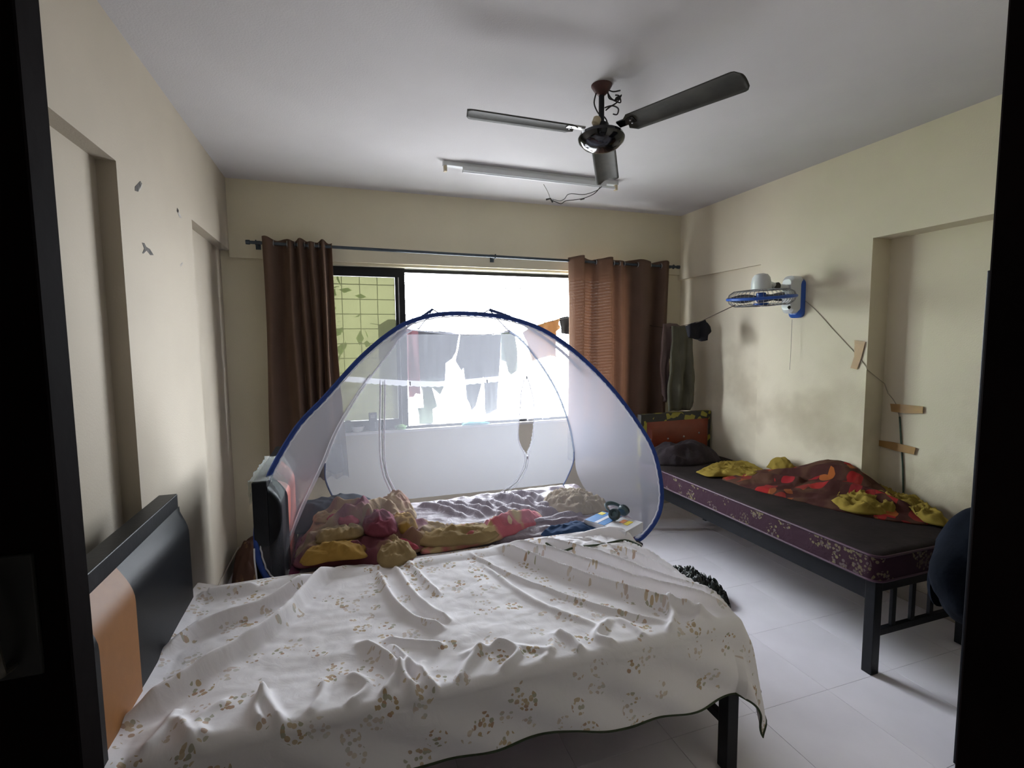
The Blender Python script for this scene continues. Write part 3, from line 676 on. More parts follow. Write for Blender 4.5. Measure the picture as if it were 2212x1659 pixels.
mb.v = [Vector((p.x, p.y, .573)) for p in lp2]; cc = Vector((2.58, 2.48, 0)); 
for i_, (s_, dz) in enumerate(((.97, .010), (.9, .014), (.5, .016))): mb.v += [Vector((cc.x+(p.x-cc.x)*s_, cc.y+(p.y-cc.y)*(1-(1-s_)*.4 if i_ < 2 else s_), .573+dz)) for p in lp2]
for j in range(3): mb.f += [(j*nn+i, j*nn+(i+1) % nn, (j+1)*nn+(i+1) % nn, (j+1)*nn+i) for i in range(nn)]
mb.f.append(tuple(3*nn+i for i in range(nn)))
mb.build('top_cover', DK, mt3)
PIPE = mat('plum_piping', (.06, .02, .045), .6, nscale=20)
for z in (.572, .458): MB().tube([Vector((p.x, p.y, z)) for p in lp], .006, 6, True).build('piping', PIPE, mt3)
hd3 = crumple('dark_pillow', [(2.28, 3.43, 0), (2.26, 3.22, 0), (2.5, 3.10, 0), (2.80, 3.16, 0), (2.88, 3.30, 0), (2.84, 3.42, 0), (2.55, 3.43, 0)], .588, .15, mat('dark_purple_cloth', (.016, .009, .013), .9, nscale=8, namt=.4, bump=.4), 61, fr=4, amp=.3, world=True, power=2.5, cr=.5)
tag(hd3, 'dark purple pillow against the orange headboard', 'pillow')
QM = motif_mat('maroon_flower_quilt', (.045, .012, .010), [(.32, .012, .014), (.36, .10, .02), (.30, .012, .02), (.28, .02, .02)], 6.5, 15, 1.0, .55, base2=(.07, .03, .018), bn=6, petr=.72, bump=.2)
def qz(x, y): return .588
q3 = crumple('quilt', [(2.43, 2.72, 0), (2.45, 2.45, 0), (2.52, 2.20, 0), (2.58, 1.98, 0), (2.72, 1.74, 0), (2.86, 1.66, 0), (2.93, 1.80, 0), (2.935, 2.2, 0), (2.935, 2.6, 0), (2.85, 2.80, 0), (2.62, 2.86, 0)], .588, .05, QM, 71, fr=5, amp=.3, world=True, cr=.55, NT=160, NR=40,
 zfn=lambda x, y: .588+.19*math.exp(-((y-2.24)/.30)**2)*math.exp(-((x-2.95)/.15)**2), folds=[([(2.6, 2.6), (2.7, 2.3)], .04, .03), ([(2.7, 2.7), (2.8, 2.4), (2.86, 2.1)], .03, .03), ([(2.85, 1.75), (2.8, 2.0), (2.72, 2.2)], .03, .03)])
tag(q3, 'maroon quilt with red and orange flowers, pushed against the right wall', 'quilt')
YEL = cloth('mustard_cloth', (.25, .18, .035), .05)
y1 = crumple('yellow_cloth', [(1505, 1020), (1530, 1008), (1560, 1000), (1610, 1000), (1640, 1012), (1690, 1040), (1640, 1040), (1580, 1030), (1530, 1030)], .60, .022, YEL, 81, fr=12, cr=2.2, amp=.5)
tag(y1, 'yellow cloth at the window end of the maroon quilt', 'cloth')
y2 = crumple('yellow_cloth', [(1790, 1080), (1815, 1052), (1860, 1040), (1920, 1062), (1990, 1085), (2040, 1110), (2055, 1128), (2010, 1122), (1960, 1104), (1900, 1104), (1840, 1098)], .625, .05, YEL, 91, fr=11, cr=2.0, amp=.5, zfn=lambda x, y: .60, NT=140, NR=34)
tag(y2, 'larger yellow cloth at the foot end of the bed by the right wall', 'cloth')
y3 = crumple('yellow_corner', [(2.82, 2.72, 0), (2.80, 2.58, 0), (2.90, 2.52, 0), (2.93, 2.62, 0), (2.92, 2.76, 0)], .64, .09, YEL, 95, fr=8, world=True, power=2, parent=q3)
y3['label'] = 'yellow underside corner of the quilt'

# ================================================================== curtains
CT = curtain_mat()
RODM = mat('dark_grey_rod', (.05, .065, .08), .4, .4, nscale=20, namt=.2)
rl_, rr_ = P(535, 523, 1, 3.80), P(1465, 577, 1, 3.80); RZ = (rl_.z+rr_.z)/2
zrod = lambda x: rl_.z+(rr_.z-rl_.z)*(x-rl_.x)/(rr_.x-rl_.x)
rod = thing('curtain_rod', ((rl_.x+rr_.x)/2, 3.8, RZ), 'long dark grey curtain rod above the window', 'curtain rod')
MB().tube([rl_, rr_], .011, 12).build('pole', RODM, rod)
for x, q in ((rl_.x, 1), (rr_.x, -1)): MB().lathe([(.015, -.012), (.016, .012), (.010, .016)], Matrix.Translation((x, 3.8, zrod(x))) @ Matrix.Rotation(PI/2, 4, 'Y'), 14).build('end_cap', RODM, rod)
xm = P(1070, 555, 1, 3.8).x
for x in (rl_.x+.05, xm, rr_.x-.05):
    z = zrod(x); MB().box(x-.008, x+.008, 3.80, 3.899, z-.006, z+.006).box(x-.016, x+.016, 3.893, 3.8995, z-.03, z+.03).tube([(x, 3.8+.016*math.cos(a), z+.016*math.sin(a)) for a in [2*PI*k/12 for k in range(12)]], .004, 6, True).build('bracket', RODM, rod, smooth=False)
def curtain(name, x0t, x1t, x0b, x1b, zt, zb_, xsz, label, seed, spread=None):
    """xsz: fold phases along the width, as (fraction, y offset) control points"""
    c = thing(name, ((x0t+x1t)/2, 3.8, zb_), label, 'curtain')
    fr = spline([Vector((a, y, 0)) for a, y in xsz], 10)
    def fy(a):
        for p, q in zip(fr, fr[1:]):
            if q.x >= a: t = (a-p.x)/max(1e-6, q.x-p.x); return p.y+(q.y-p.y)*t
        return fr[-1].y
    def fn(a, b):
        y = 3.80+fy(a)*(1+.25*b)+.006*nz(a*6, b*3, seed)
        x = (x0t+(x1t-x0t)*a)*(1-b)+(x0b+(x1b-x0b)*a)*b+.008*math.sin(b*5+a*9)
        z = zrod(x)+(zt+.010*math.sin(a*23+seed))*(1-b)+(zb_-RZ)*b
        return (x, y, z)
    wid = 2.2*(x1t-x0t)
    o = MB().grid(fn, 160, 60).build('drape', CT, c, uvs=[(wid*i/160, 1.75*j/60) for j in range(61) for i in range(161)], angle=180)
    o.modifiers.new('solid', 'SOLIDIFY').thickness = .0012
    for k in range(1, len(xsz)-1):      # grommet where the cloth crosses the rod
        a0, y0_ = xsz[k-1]; a1, y1_ = xsz[k]
        if y0_*y1_ < 0:
            a = a0+(a1-a0)*abs(y0_)/(abs(y0_)+abs(y1_)); x = x0t+(x1t-x0t)*a
            MB().tube([(x+.003*math.cos(t)*0, 3.8+.021*math.cos(t), zrod(x)+.021*math.sin(t)) for t in [2*PI*q/16 for q in range(16)]], .004, 6, True).build('grommet', STEEL, c)
    return c
lx0, lx1 = P(567, 515, 1, 3.8).x, P(716, 530, 1, 3.8).x
bx0, bx1 = P(585, 950, 1, 3.8).x, P(740, 900, 1, 3.8).x
curtain('curtain', lx0, lx1, bx0, bx1+.02, .032, .56, [(0, -.03), (.08, -.045), (.2, .03), (.30, .045), (.40, -.05), (.48, .02), (.55, -.045), (.63, .03), (.70, -.05), (.78, .04), (.85, -.045), (.92, .03), (1, -.02)], 'brown grommet curtain bunched at the left side of the window', 1)
rx0, rx1 = P(1227, 555, 1, 3.8).x, P(1442, 567, 1, 3.8).x
curtain('curtain', rx0, rx1, P(1228, 800, 1, 3.8).x, P(1432, 850, 1, 3.8).x, .034, .55, [(0, .0), (.04, -.04), (.12, -.05), (.16, .03), (.24, .045), (.28, -.035), (.40, -.05), (.46, .03), (.52, -.02), (.60, .05), (.66, .045), (.70, -.045), (.78, -.05), (.84, .04), (.90, .045), (.95, -.04), (1, -.02)], 'brown patterned grommet curtain at the right side, daylight showing through', 5)

# ================================================================== clothes
def garment(name, pts, Y, mt, label, seed=0, th=.006, cat='clothing', group=None, amp=.03, ax=1, fine=.014):
    """a hung garment: outline in its hanging plane, real thickness, vertical folds"""
    q = [P(u, v, ax, Y) for u, v in pts]; k = 0 if ax == 1 else 1
    pl2 = [(p[k], p.z) for p in q]
    bm = bmesh.new(); vs = [bm.verts.new((a, 0, b)) for a, b in pl2]; f = bm.faces.new(vs)
    x0, x1 = min(a for a, _ in pl2), max(a for a, _ in pl2); z0, z1 = min(b for _, b in pl2), max(b for _, b in pl2)
    n = int((x1-x0)/fine)
    for i in range(1, n): bmesh.ops.bisect_plane(bm, geom=bm.verts[:]+bm.edges[:]+bm.faces[:], plane_co=(x0+(x1-x0)*i/n, 0, 0), plane_no=(1, 0, 0))
    n = max(2, int((z1-z0)/.035))
    for i in range(1, n): bmesh.ops.bisect_plane(bm, geom=bm.verts[:]+bm.edges[:]+bm.faces[:], plane_co=(0, 0, z0+(z1-z0)*i/n), plane_no=(0, 0, 1))
    for v in bm.verts:
        a, b = v.co.x, v.co.z; hg = (z1-b)/max(.01, z1-z0)
        d = amp*(nz(a*14, b*2.2, seed)+.5*nz(a*34, b*4, seed+3))*(.25+.75*min(1, hg*1.6))
        v.co = Vector((a, Y+d, b)) if ax == 1 else Vector((Y+d, a, b))
    me = bpy.data.meshes.new(name); bm.to_mesh(me); bm.free(); me.materials.append(mt)
    for p in me.polygons: p.use_smooth = True
    o = bpy.data.objects.new(name, me); COL.objects.link(o)
    md = o.modifiers.new('solid', 'SOLIDIFY'); md.thickness = th; md.offset = 0
    return tag(o, label, cat, group)
GD = cloth('dark_laundry', (.10, .11, .13), .06); GB = cloth('black_laundry', (.018, .018, .022), .03)
YL = 4.27
garment('bedcover', [(818, 700), (850, 706), (890, 712), (940, 716), (960, 716), (992, 722), (985, 760), (976, 775), (962, 785), (962, 820), (820, 822)], YL, GD, 'dark grey sheet hung over the outside line at the left', 1, cat='laundry')
garment('towel', [(879, 712), (903, 714), (906, 806), (908, 852), (898, 850), (892, 858), (883, 858), (881, 800)], YL-.05, cloth('pink_laundry', (.30, .14, .17), .25), 'pink towel hung in front of the dark grey sheet', 2, cat='towel')
garment('trousers', [(906, 815), (962, 818), (958, 838), (951, 853), (943, 846), (934, 838), (940, 862), (945, 878), (935, 884), (936, 922), (906, 926), (905, 895), (901, 882), (915, 880), (912, 845), (907, 830)], YL+.03, cloth('green_grey_laundry', (.12, .15, .14), .08), 'grey green trousers with ragged legs beneath the pink towel', 3, cat='trousers')
garment('trousers', [(994, 722), (1040, 724), (1082, 722), (1081, 760), (1079, 800), (1076, 850), (1073, 884), (1058, 892), (1050, 896), (1046, 880), (1045, 840), (1043, 812), (1036, 845), (1028, 878), (1018, 886), (1014, 874), (1007, 860), (1005, 830), (1001, 795), (996, 800), (984, 780), (990, 752)], YL, GD, 'pair of dark trousers hung with both legs apart', 4, cat='trousers')
garment('shorts', [(1082, 720), (1100, 712), (1112, 722), (1117, 760), (1117, 800), (1103, 810), (1097, 802), (1092, 782), (1083, 778)], YL+.02, cloth('olive_laundry', (.20, .24, .20), .12), 'small olive shorts at the right of the dark trousers', 5, cat='shorts')
garment('shirt', [(1148, 706), (1180, 696), (1209, 688), (1206, 700), (1211, 708), (1201, 716), (1200, 766), (1203, 772), (1190, 768), (1160, 776), (1150, 780), (1140, 744), (1128, 718)], YL, cloth('orange_laundry', (.30, .18, .09), .22), 'orange brown shirt hung beside the right curtain', 6, cat='shirt')
garment('vest', [(1207, 687), (1226, 683), (1240, 690), (1240, 724), (1212, 720), (1211, 706)], YL+.02, GB, 'black vest on the line at the edge of the right curtain', 7, cat='vest')
garment('cloth', [(838, 690), (858, 690), (874, 700), (876, 800), (866, 930), (852, 930), (846, 780), (826, 750), (822, 700)], YL+.06, GB, 'black cloth hung behind the frosted pane', 8, cat='cloth')
MB().tube([P(800, 699, 1, YL), P(880, 708, 1, YL), P(1000, 721, 1, YL), P(1090, 716, 1, YL), P(1150, 702, 1, YL), P(1240, 684, 1, YL), P(1330, 660, 1, YL)], .0025, 6).build('clothes_line', WIRE)
tag(bpy.data.objects['clothes_line'], 'thin outside clothes line sagging across the open window', 'clothes line')
# inside line from the wall fan to the corner
fe = P(1588, 659, 1, 2.62); ce = Vector((2.80, 3.885, 1.72))
lnp = [fe, P(1552, 676, 1, 2.85), P(1518, 692, 1, 3.12), P(1497, 699, 1, 3.3), P(1460, 706, 1, 3.5), P(1436, 708, 1, 3.64), ce+Vector((-.2, 0, -.03))]
o = MB().tube(spline(lnp, 5), .003, 6).build('clothes_line', mat('brown_twine', (.05, .03, .02), .9, nscale=80, namt=.4)); tag(o, 'brown twine from the wall fan down to the window corner', 'clothes line')
garment('shirt', [(1432, 700), (1446, 698), (1460, 700), (1470, 706), (1462, 735), (1456, 768), (1447, 775), (1449, 830), (1445, 870), (1437, 868), (1430, 850), (1430, 790), (1428, 740)], 3.58, cloth('dusty_pink_shirt', (.17, .12, .11), .05), 'dusty pink shirt hung next to the right curtain', 11, th=.02, cat='shirt', amp=.07)
garment('trousers', [(1452, 704), (1484, 704), (1492, 730), (1495, 770), (1499, 810), (1494, 850), (1488, 885), (1442, 888), (1444, 830), (1449, 770), (1453, 735)], 3.50, cloth('grey_green_trousers', (.10, .095, .07), .05), 'grey green trousers hung in the corner above the orange headboard', 12, th=.02, cat='trousers', amp=.07)
garment('cap', [(1482, 703), (1500, 697), (1518, 692), (1520, 700), (1526, 708), (1526, 718), (1519, 724), (1520, 734), (1512, 737), (1503, 731), (1494, 731), (1482, 728)], 3.28, GB, 'black bundle of cloth tied on the brown twine', 13, th=.05, cat='cloth', amp=.06, fine=.01)['label'] = 'black bundle of cloth tied on the brown twine'
bpy.data.objects['cap'].name = 'cloth_bundle'
garment('trousers', [(706, 960), (736, 960), (742, 1010), (740, 1018), (724, 1024), (718, 1020), (704, 1018)], 3.72, cloth('dark_trousers', (.05, .04, .045), .03), 'dark cloth hanging low under the left curtain', 14, th=.02, cat='cloth', amp=.05)

# ================================================================== things on the sill
SZ = WZ0+.001
def at_sill(u, Y=3.945): p = P(u, 920, 1, Y); return p.x
x = at_sill(806); cb = thing('card_box', (x, 3.945, SZ), 'small dark upright box on the window sill', 'box')
bx(x-.03, x+.03, 3.93, 3.965, SZ, SZ+.14).build('box_body', mat('navy_card', (.03, .04, .06), .5, nscale=20), cb, bevel=.002)
bx(x-.018, x+.018, 3.9285, 3.93, SZ+.10, SZ+.125).build('box_print', mat('grey_print', (.35, .36, .38), .6, nscale=40), cb, smooth=False)
bx(x+.012, x+.022, 3.9285, 3.93, SZ+.02, SZ+.07).build('box_print', mat('grey_print', (.35, .36, .38), .6), cb, smooth=False)
x = at_sill(752); o = MB().lathe([(.012, 0), (.035, .01), (.044, .04), (.036, .075), (.012, .09), (.004, .092)], Matrix.Translation((x, 3.95, SZ)), 20).build('ball', mat('dark_ball', (.04, .035, .03), .6, nscale=30, bump=.2)); tag(o, 'round dark ball at the left end of the window sill', 'ball')
x = at_sill(772); o = MB().lathe([(.03, 0), (.05, .022), (.057, .042), (.054, .042), (.046, .024), (.02, .008)], Matrix.Translation((x, 3.955, SZ-.0)), 24).build('bowl', mat('white_ceramic', (.6, .6, .6), .3, nscale=5)); tag(o, 'small white bowl beside the dark box on the sill', 'bowl')
x = at_sill(866); sd = thing('soap_dish', (x, 3.95, SZ), 'green soap dish on the sill below the window stile', 'dish')
MB().lathe([(.035, 0), (.05, .02), (.048, .024), (.03, .012)], Matrix.Translation((x, 3.95, SZ)), 20).build('tray', mat('green_plastic', (.15, .42, .10), .4, nscale=9), sd)
MB().lathe([(.01, .013), (.028, .016), (.030, .028), (.020, .034)], Matrix.Translation((x, 3.95, SZ)), 16).build('soap', mat('soap_green', (.3, .5, .2), .4, nscale=9), sd)
o = crumple('washcloth', [(1.08-.20, 3.91, 0), (1.05, 3.90, 0), (1.12, 3.93, 0), (1.02, 3.98, 0), (.90, 3.97, 0)], SZ+.001, .02, cloth('cyan_cloth', (.10, .40, .46), .3), 7, world=True, fr=14); tag(o, 'pale cyan cloth lying over the edge of the sill', 'cloth')
for u, nm, cl, lb in ((1178, 'matchbox', (.12, .12, .16), 'tiny dark box lying at the right part of the sill'), (1146, 'lighter', (.25, .25, .28), 'small grey box lying below the zip opening on the sill')):
    x = P(u, 905, 1, 3.95).x; o = bx(x-.03, x+.03, 3.93, 3.96, SZ, SZ+.018).build(nm, mat(nm+'_mat', cl, .5, nscale=20), bevel=.002); tag(o, lb, 'box')

# ================================================================== mosquito net
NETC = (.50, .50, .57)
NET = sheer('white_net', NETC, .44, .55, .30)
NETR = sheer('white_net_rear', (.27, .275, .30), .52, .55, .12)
HAZEF = sheer('front_haze_sheer', NETC, .10, .4, .12)
BLUE = mat('blue_binding', (.008, .045, .26), .6, nscale=30, namt=.15)
NAVY = mat('navy_binding', (.012, .03, .12), .6, nscale=30, namt=.15)
ZIP = cloth('white_zip_tape', (.80, .80, .84), .35)
net = thing('mosquito_net', (.6, 2.65, .58), 'white pop-up mosquito net with blue hoops over the middle bed', 'mosquito net')
def fY(v): return 2.30+.34*max(0, min(1, (1250-v)/570))
fr_px = [(600, 1258), (575, 1246), (556, 1195), (556, 1120), (580, 1030), (640, 925), (700, 860), (780, 772), (850, 714), (900, 690), (960, 678), (1040, 679), (1110, 690), (1180, 717), (1250, 767), (1320, 837), (1380, 917), (1414, 980), (1429, 1055), (1424, 1108), (1400, 1148), (1372, 1168)]
front = [P(u, v, 1, fY(v)) for u, v in fr_px]
lo = front[0]; ro = front[-1]
bot = [Vector((1.40, 2.268, .55)), Vector((1.1, 2.262, .54)), Vector((.6, 2.262, .54)), Vector((.1, 2.262, .54)), Vector((-.25, 2.266, .54))]
ring = spline(front+bot, 8, True)
mb = MB(); mb.tube(ring, .0125, 10, True, flat=.75); mb.build('front_hoop', BLUE, net)
def rY(v): return 3.02-.22*max(0, min(1, (1100-v)/390))
re_px = [(735, 1100), (716, 1068), (703, 1035), (702, 1000), (725, 940), (760, 875), (800, 815), (842, 760), (862, 732), (890, 713), (945, 719), (1000, 723), (1060, 722), (1100, 716), (1130, 738), (1170, 790), (1205, 850), (1230, 920), (1240, 975), (1238, 1000), (1226, 1030), (1213, 1055)]
rear = [P(u, v, 1, rY(v)) for u, v in re_px]
BLT = mat('pale_blue_binding', (.10, .16, .36), .6, nscale=30)
MB().tube(spline(rear[:4], 8), .006, 8, flat=.6).build('rear_strap', NAVY, net)
MB().tube(spline(rear[18:], 8), .007, 8, flat=.6).build('rear_strap', BLT, net)
MB().tube(spline(rear[3:10], 8), .006, 8, flat=.6).build('rear_hoop', ZIP, net)
MB().tube(spline(rear[13:19], 8), .009, 8, flat=.6).build('rear_hoop', sheer('grey_band', (.35, .40, .5), .8), net)
MB().tube(spline(rear[9:14], 8), .003, 6).build('roof_seam', ZIP, net)
# ears of the rear hoop and their cords
earL = [P(845, 735, 1, 2.78), P(880, 706, 1, 2.80), P(935, 668, 1, 2.83)]; earR = [P(1057, 669, 1, 2.83), P(1120, 694, 1, 2.80), P(1205, 752, 1, 2.76), P(1255, 800, 1, 2.74)]
MB().tube(spline(earL, 6), .008, 8, flat=.8).build('hoop_ear', NAVY, net)
MB().tube(spline(earR, 6), .010, 8, flat=.8).build('hoop_ear', NAVY, net)
for a, b in ((earL[-1], P(958, 681, 1, 2.63)), (earL[-1], P(903, 712, 1, 2.8)), (earR[0], P(1036, 679, 1, 2.63)), (earR[0], P(1100, 716, 1, 2.8))):
    MB().tube([a, (a+b)/2+Vector((0, 0, -.003)), b], .0034, 6).build('cord', WIRE, net)
# net walls: ends and roof run from the front hoop to the rear seam line
NA = 120
fc = resample(spline(front, 8), NA+1)
seam_px = [(606, 1238, 2.36), (632, 1160, 2.5), (660, 1090, 2.7), (702, 1000, 2.93), (725, 940, 2.90), (760, 875, 2.88), (800, 815, 2.86), (842, 760, 2.83), (890, 713, 2.80), (1000, 723, 2.81), (1100, 716, 2.80), (1130, 738, 2.81), (1170, 790, 2.84), (1205, 850, 2.88), (1230, 920, 2.92), (1240, 975, 2.95), (1246, 1020, 2.93), (1268, 1062, 2.8), (1310, 1100, 2.6), (1350, 1145, 2.4)]
sc_ = resample(spline([P(u, v, 1, y) for u, v, y in seam_px], 8), NA+1)
def shell(a, b):
    i = a*NA; k = int(min(NA-1, i)); f = i-k
    p = fc[k].lerp(fc[k+1], f); q = sc_[k].lerp(sc_[k+1], f)
    r = p.lerp(q, b); c = Vector((.6, r.y, .9)); out = (r-c).normalized()
    return r+out*(.03*math.sin(PI*b))*(.3+.7*abs(2*a-1))
MB().grid(shell, NA, 14).build('side_net', NET, net, angle=180)
MB().tube([shell(k/NA, .93) for k in range(6, 40)], .008, 6, flat=.35).build('edge_binding', ZIP, net)
# rear wall with zip door
def hw(side, z):
    pts = spline([(rear[i] if side == 0 else rear[-1-i]) for i in range(0, 10)], 6)
    for p, q in zip(pts, pts[1:]):
        if (p.z-z)*(q.z-z) <= 0 and p.z != q.z: return p.lerp(q, (z-p.z)/(q.z-p.z))
    return pts[0] if z < pts[0].z else pts[-1]
zlo = .60; zhi = min(r.z for r in rear[9:14])+.003
slot = [P(u, v, 1, 2.95) for u, v in [(1136, 822), (1127, 868), (1122, 905), (1119, 935), (1122, 958), (1137, 980), (1146, 958), (1151, 930), (1153, 890), (1150, 855)]]
def inslot(x, z):
    c = False; n = len(slot)
    for i in range(n):
        a, b = slot[i], slot[(i+1) % n]
        if (a.z > z) != (b.z > z) and x < a.x+(b.x-a.x)*(z-a.z)/(b.z-a.z): c = not c
    return c
def rw(a, b):
    z = zlo+(zhi-zlo)*b; l, r = hw(0, z), hw(1, z)
    if z < rear[0].z: l = Vector((rear[0].x, rear[0].y, z)); r = Vector((rear[-1].x, rear[-1].y, z))
    p = l.lerp(r, a); p.z = z; p.y += .02*math.sin(PI*a)*math.sin(PI*b)+.004*nz(a*12, b*8, 1)
    return p
def skp(a, b):
    p = rw(a, b); s_ = (2.95)/p.y   # compare in the slot's own plane
    return inslot(EYE.x+(p.x-EYE.x)*s_, EYE.z+(p.z-EYE.z)*s_)
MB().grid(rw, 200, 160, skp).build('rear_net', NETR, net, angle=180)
def ribbon(pts, wd, n='zip_tape', mt=ZIP, lab=None):
    pts = spline(pts, 8); o = MB().tube(pts, wd, 8, flat=.25).build(n, mt, net)
    if lab: o['label'] = lab
def zp(u, v): return P(u, v, 1, rY(v)-.015)
ribbon([zp(u, v) for u, v in [(822, 822), (821, 870), (820, 940), (822, 990), (830, 1030), (848, 1068), (862, 1085)]], .007)
ribbon([zp(u, v) for u, v in [(832, 822), (831, 870), (830, 940), (831, 990), (838, 1028), (856, 1064), (870, 1082)]], .007)
MB().tube([zp(u, v)+Vector((0, -.006, 0)) for u, v in [(827, 824), (826, 870), (825, 940), (826.5, 990), (834, 1029), (852, 1066)]], .0016, 6).build('zip_teeth', WIRE, net)
ribbon([zp(u, v) for u, v in [(1134, 812), (1126, 850), (1123, 890), (1119, 940), (1124, 962), (1134, 985), (1130, 1010), (1112, 1040), (1080, 1064), (1058, 1074)]], .006)
ribbon([zp(u, v) for u, v in [(1138, 812), (1148, 845), (1154, 880), (1152, 930), (1150, 950), (1142, 985), (1138, 1010), (1120, 1042), (1090, 1066), (1068, 1076)]], .006)
MB().tube([zp(u, v)+Vector((0, -.006, 0)) for u, v in [(1138, 983), (1134, 1010), (1116, 1041), (1085, 1065)]], .0016, 6).build('zip_teeth', WIRE, net)
for u, v in ((1136, 812), (1138, 984), (885, 824), (1051, 820)):
    p = zp(u, v)+Vector((0, -.01, 0)); MB().tube([p, p+Vector((.002, 0, -.022))], [.0045, .003], 8).build('zip_slider', STEEL, net)
def lace(a, b):
    u = 742+a*(1080-742); v = 812+ (10*a) + 6*math.sin(a*PI) + b*(11+1.5*abs(math.sin(a*70)))
    if a > .6: v -= (a-.6)*25
    return zp(u, v)+Vector((0, -.004, 0))
MB().grid(lace, 240, 3).build('lace_band', sheer('lace', (.86, .87, .93), .72, .5), net, angle=180)
# faint front layer added to give the bed the haze of lens glare
def ff(a, b):
    i = a*NA; k = int(min(NA-1, i)); f = i-k; p = fc[k].lerp(fc[k+1], f)
    c = Vector((.62+(a-.5)*1.2, 2.33, .62)); return p.lerp(c, b)
MB().grid(ff, NA, 10).build('front_haze_layer', HAZEF, net, angle=180)
# white fringe under the blue band
fr2 = [p+(Vector((.62, 2.45, 1.0))-p).normalized()*(.014+.004*abs(math.sin(i*1.9))) for i, p in enumerate(resample(spline(front, 8), 220))]
MB().tube(fr2, .0035, 6, flat=.5).build('white_seam', ZIP, net)
ribbon([P(549, 1185, 1, 2.3), P(550, 1210, 1, 2.29), P(553, 1235, 1, 2.28), P(556, 1262, 1, 2.27)], .004, 'twisted_cord')

# ================================================================== ceiling fan
FC = Vector((1.12, 2.05, 2.445))
fan = thing('ceiling_fan', FC, 'dark three-blade ceiling fan with chrome motor and loose wires', 'ceiling fan')
th0 = math.radians(58); ax_ = Vector((-math.sin(th0), math.cos(th0), 0))
TILT = Matrix.Translation(FC) @ Matrix.Rotation(.045, 4, ax_)
MB().lathe([(.012, -.045), (.045, -.042), (.078, -.028), (.100, -.006), (.104, .008), (.096, .024), (.062, .038), (.03, .046)], TILT, 40).build('motor', CHROME, fan)
MB().lathe([(.035, .044), (.032, .07), (.018, .078)], TILT, 20).build('rod_cup', BLACK, fan)
MB().tube([FC+Vector((0, 0, .06)), Vector((FC.x, FC.y, H-.02))], .0125, 14).build('down_rod', BLACK, fan)
MB().lathe([(.014, -.045), (.030, -.03), (.046, -.004), (.046, 0)], Matrix.Translation((FC.x, FC.y, H)), 24).build('canopy', mat('maroon_paint', (.07, .02, .018), .5, nscale=20, namt=.3), fan)
BLM = mat('dusty_blade', (.030, .028, .021), .7, .0, nscale=9, namt=.5, bump=.08)
for k in range(3):
    an = th0+k*2*PI/3
    Mb = TILT @ Matrix.Rotation(an, 4, 'Z') @ Matrix.Translation((0, 0, .035)) @ Matrix.Rotation(math.radians(-11), 4, 'X')
    def bl_(a, b):
        r = .125+.485*a; wd = .056+.008*a
        e_ = min(1, (1-a)/.05); wd *= (1-(1-e_)**2)**.5*.35+.65 if a > .95 else 1
        e0 = min(1, a/.06); wd *= .55+.45*e0
        y = (b-.5)*2*wd; return Mb @ Vector((r+.012*(b-.5)*(a > .9), y, .012-.012*(2*b-1)**2*1.4))
    o = MB().grid(bl_, 50, 10).build('blade', BLM, fan); md = o.modifiers.new('solid', 'SOLIDIFY'); md.thickness = .0025
    MB().box(.085, .165, -.020, .020, -.004, .004, Mb @ Matrix.Translation((0, 0, .006))).build('blade_bracket', STEEL if k == 1 else CHROME, fan, bevel=.002)
    for q in (-.01, .01): MB().lathe([(.004, 0), (.004, .003), (.002, .004)], Mb @ Matrix.Translation((.15, q, -.001)) @ Matrix.Rotation(PI, 4, 'X'), 8).build('screw', STEEL, fan)
def W(pts): return [Vector((FC.x, FC.y, 0))+_r*((u-1300)/430)*1.0+Vector((0, -.0, P(u, v, 1, FC.y).z)) for u, v in pts]
wm = mat('fan_wire', (.015, .012, .012), .5, nscale=40)
for pts in ([(1290, 198), (1286, 220), (1292, 240), (1300, 252)], [(1310, 198), (1318, 215), (1328, 222), (1338, 212), (1330, 226), (1316, 234), (1308, 240)], [(1306, 234), (1320, 232), (1332, 240), (1330, 252), (1322, 250)], [(1312, 196), (1322, 202), (1336, 202)], [(1312, 198), (1314, 214), (1322, 220), (1336, 228), (1334, 214), (1326, 210)], [(1303, 250), (1310, 262), (1312, 278)]):
    MB().tube(spline(W(pts), 6), .0032, 6).build('wire', wm, fan)
p = W([(1329, 218)])[0]; MB().lathe([(.004, -.012), (.007, 0), (.004, .012)], Matrix.Translation(p) @ Matrix.Rotation(.8, 4, 'Y'), 8).build('taped_joint', wm, fan)
MB().lathe([(.010, -.02), (.018, -.012), (.018, .014), (.012, .02)], Matrix.Translation(FC+Vector((-.036, -.02, .068))) @ Matrix.Rotation(.4, 4, 'Y'), 14).build('capacitor', CREAMPL, fan)
# ================================================================== tube light
t0 = P(957, 352, 2, H-.012); t1 = P(1333, 396, 2, H-.012)
tl = thing('tube_light', (t0+t1)/2, 'white ceiling tube light with loose wires hanging from one end', 'light')
dv = (t1-t0); LL = dv.length; MT = Matrix.Translation(t0) @ Matrix.Rotation(math.atan2(dv.y, dv.x), 4, 'Z')
MB().box(0, LL, -.020, .020, -.016, .012, MT).build('batten', WHITEPL, tl, bevel=.003)
for a in (0.004, LL-.022): MB().box(a, a+.018, -.016, .012, -.052, -.0155, MT).build('lamp_holder', CREAMPL, tl, bevel=.002)
MB().box(.12, LL-.10, -.026, -.0205, -.040, -.008, MT).build('reflector', WHITEPL, tl, bevel=.002)['label'] = 'narrow white reflector strip'
MB().tube([MT @ Vector((.125, -.004, -.036)), MT @ Vector((LL-.024, -.004, -.036))], .0105, 16).build('tube', mat('unlit_glass_tube', (.72, .73, .76), .2, nscale=4, namt=.03), tl)
def WT(pts): return [P(u, v, 1, t1.y-.02) for u, v in pts]
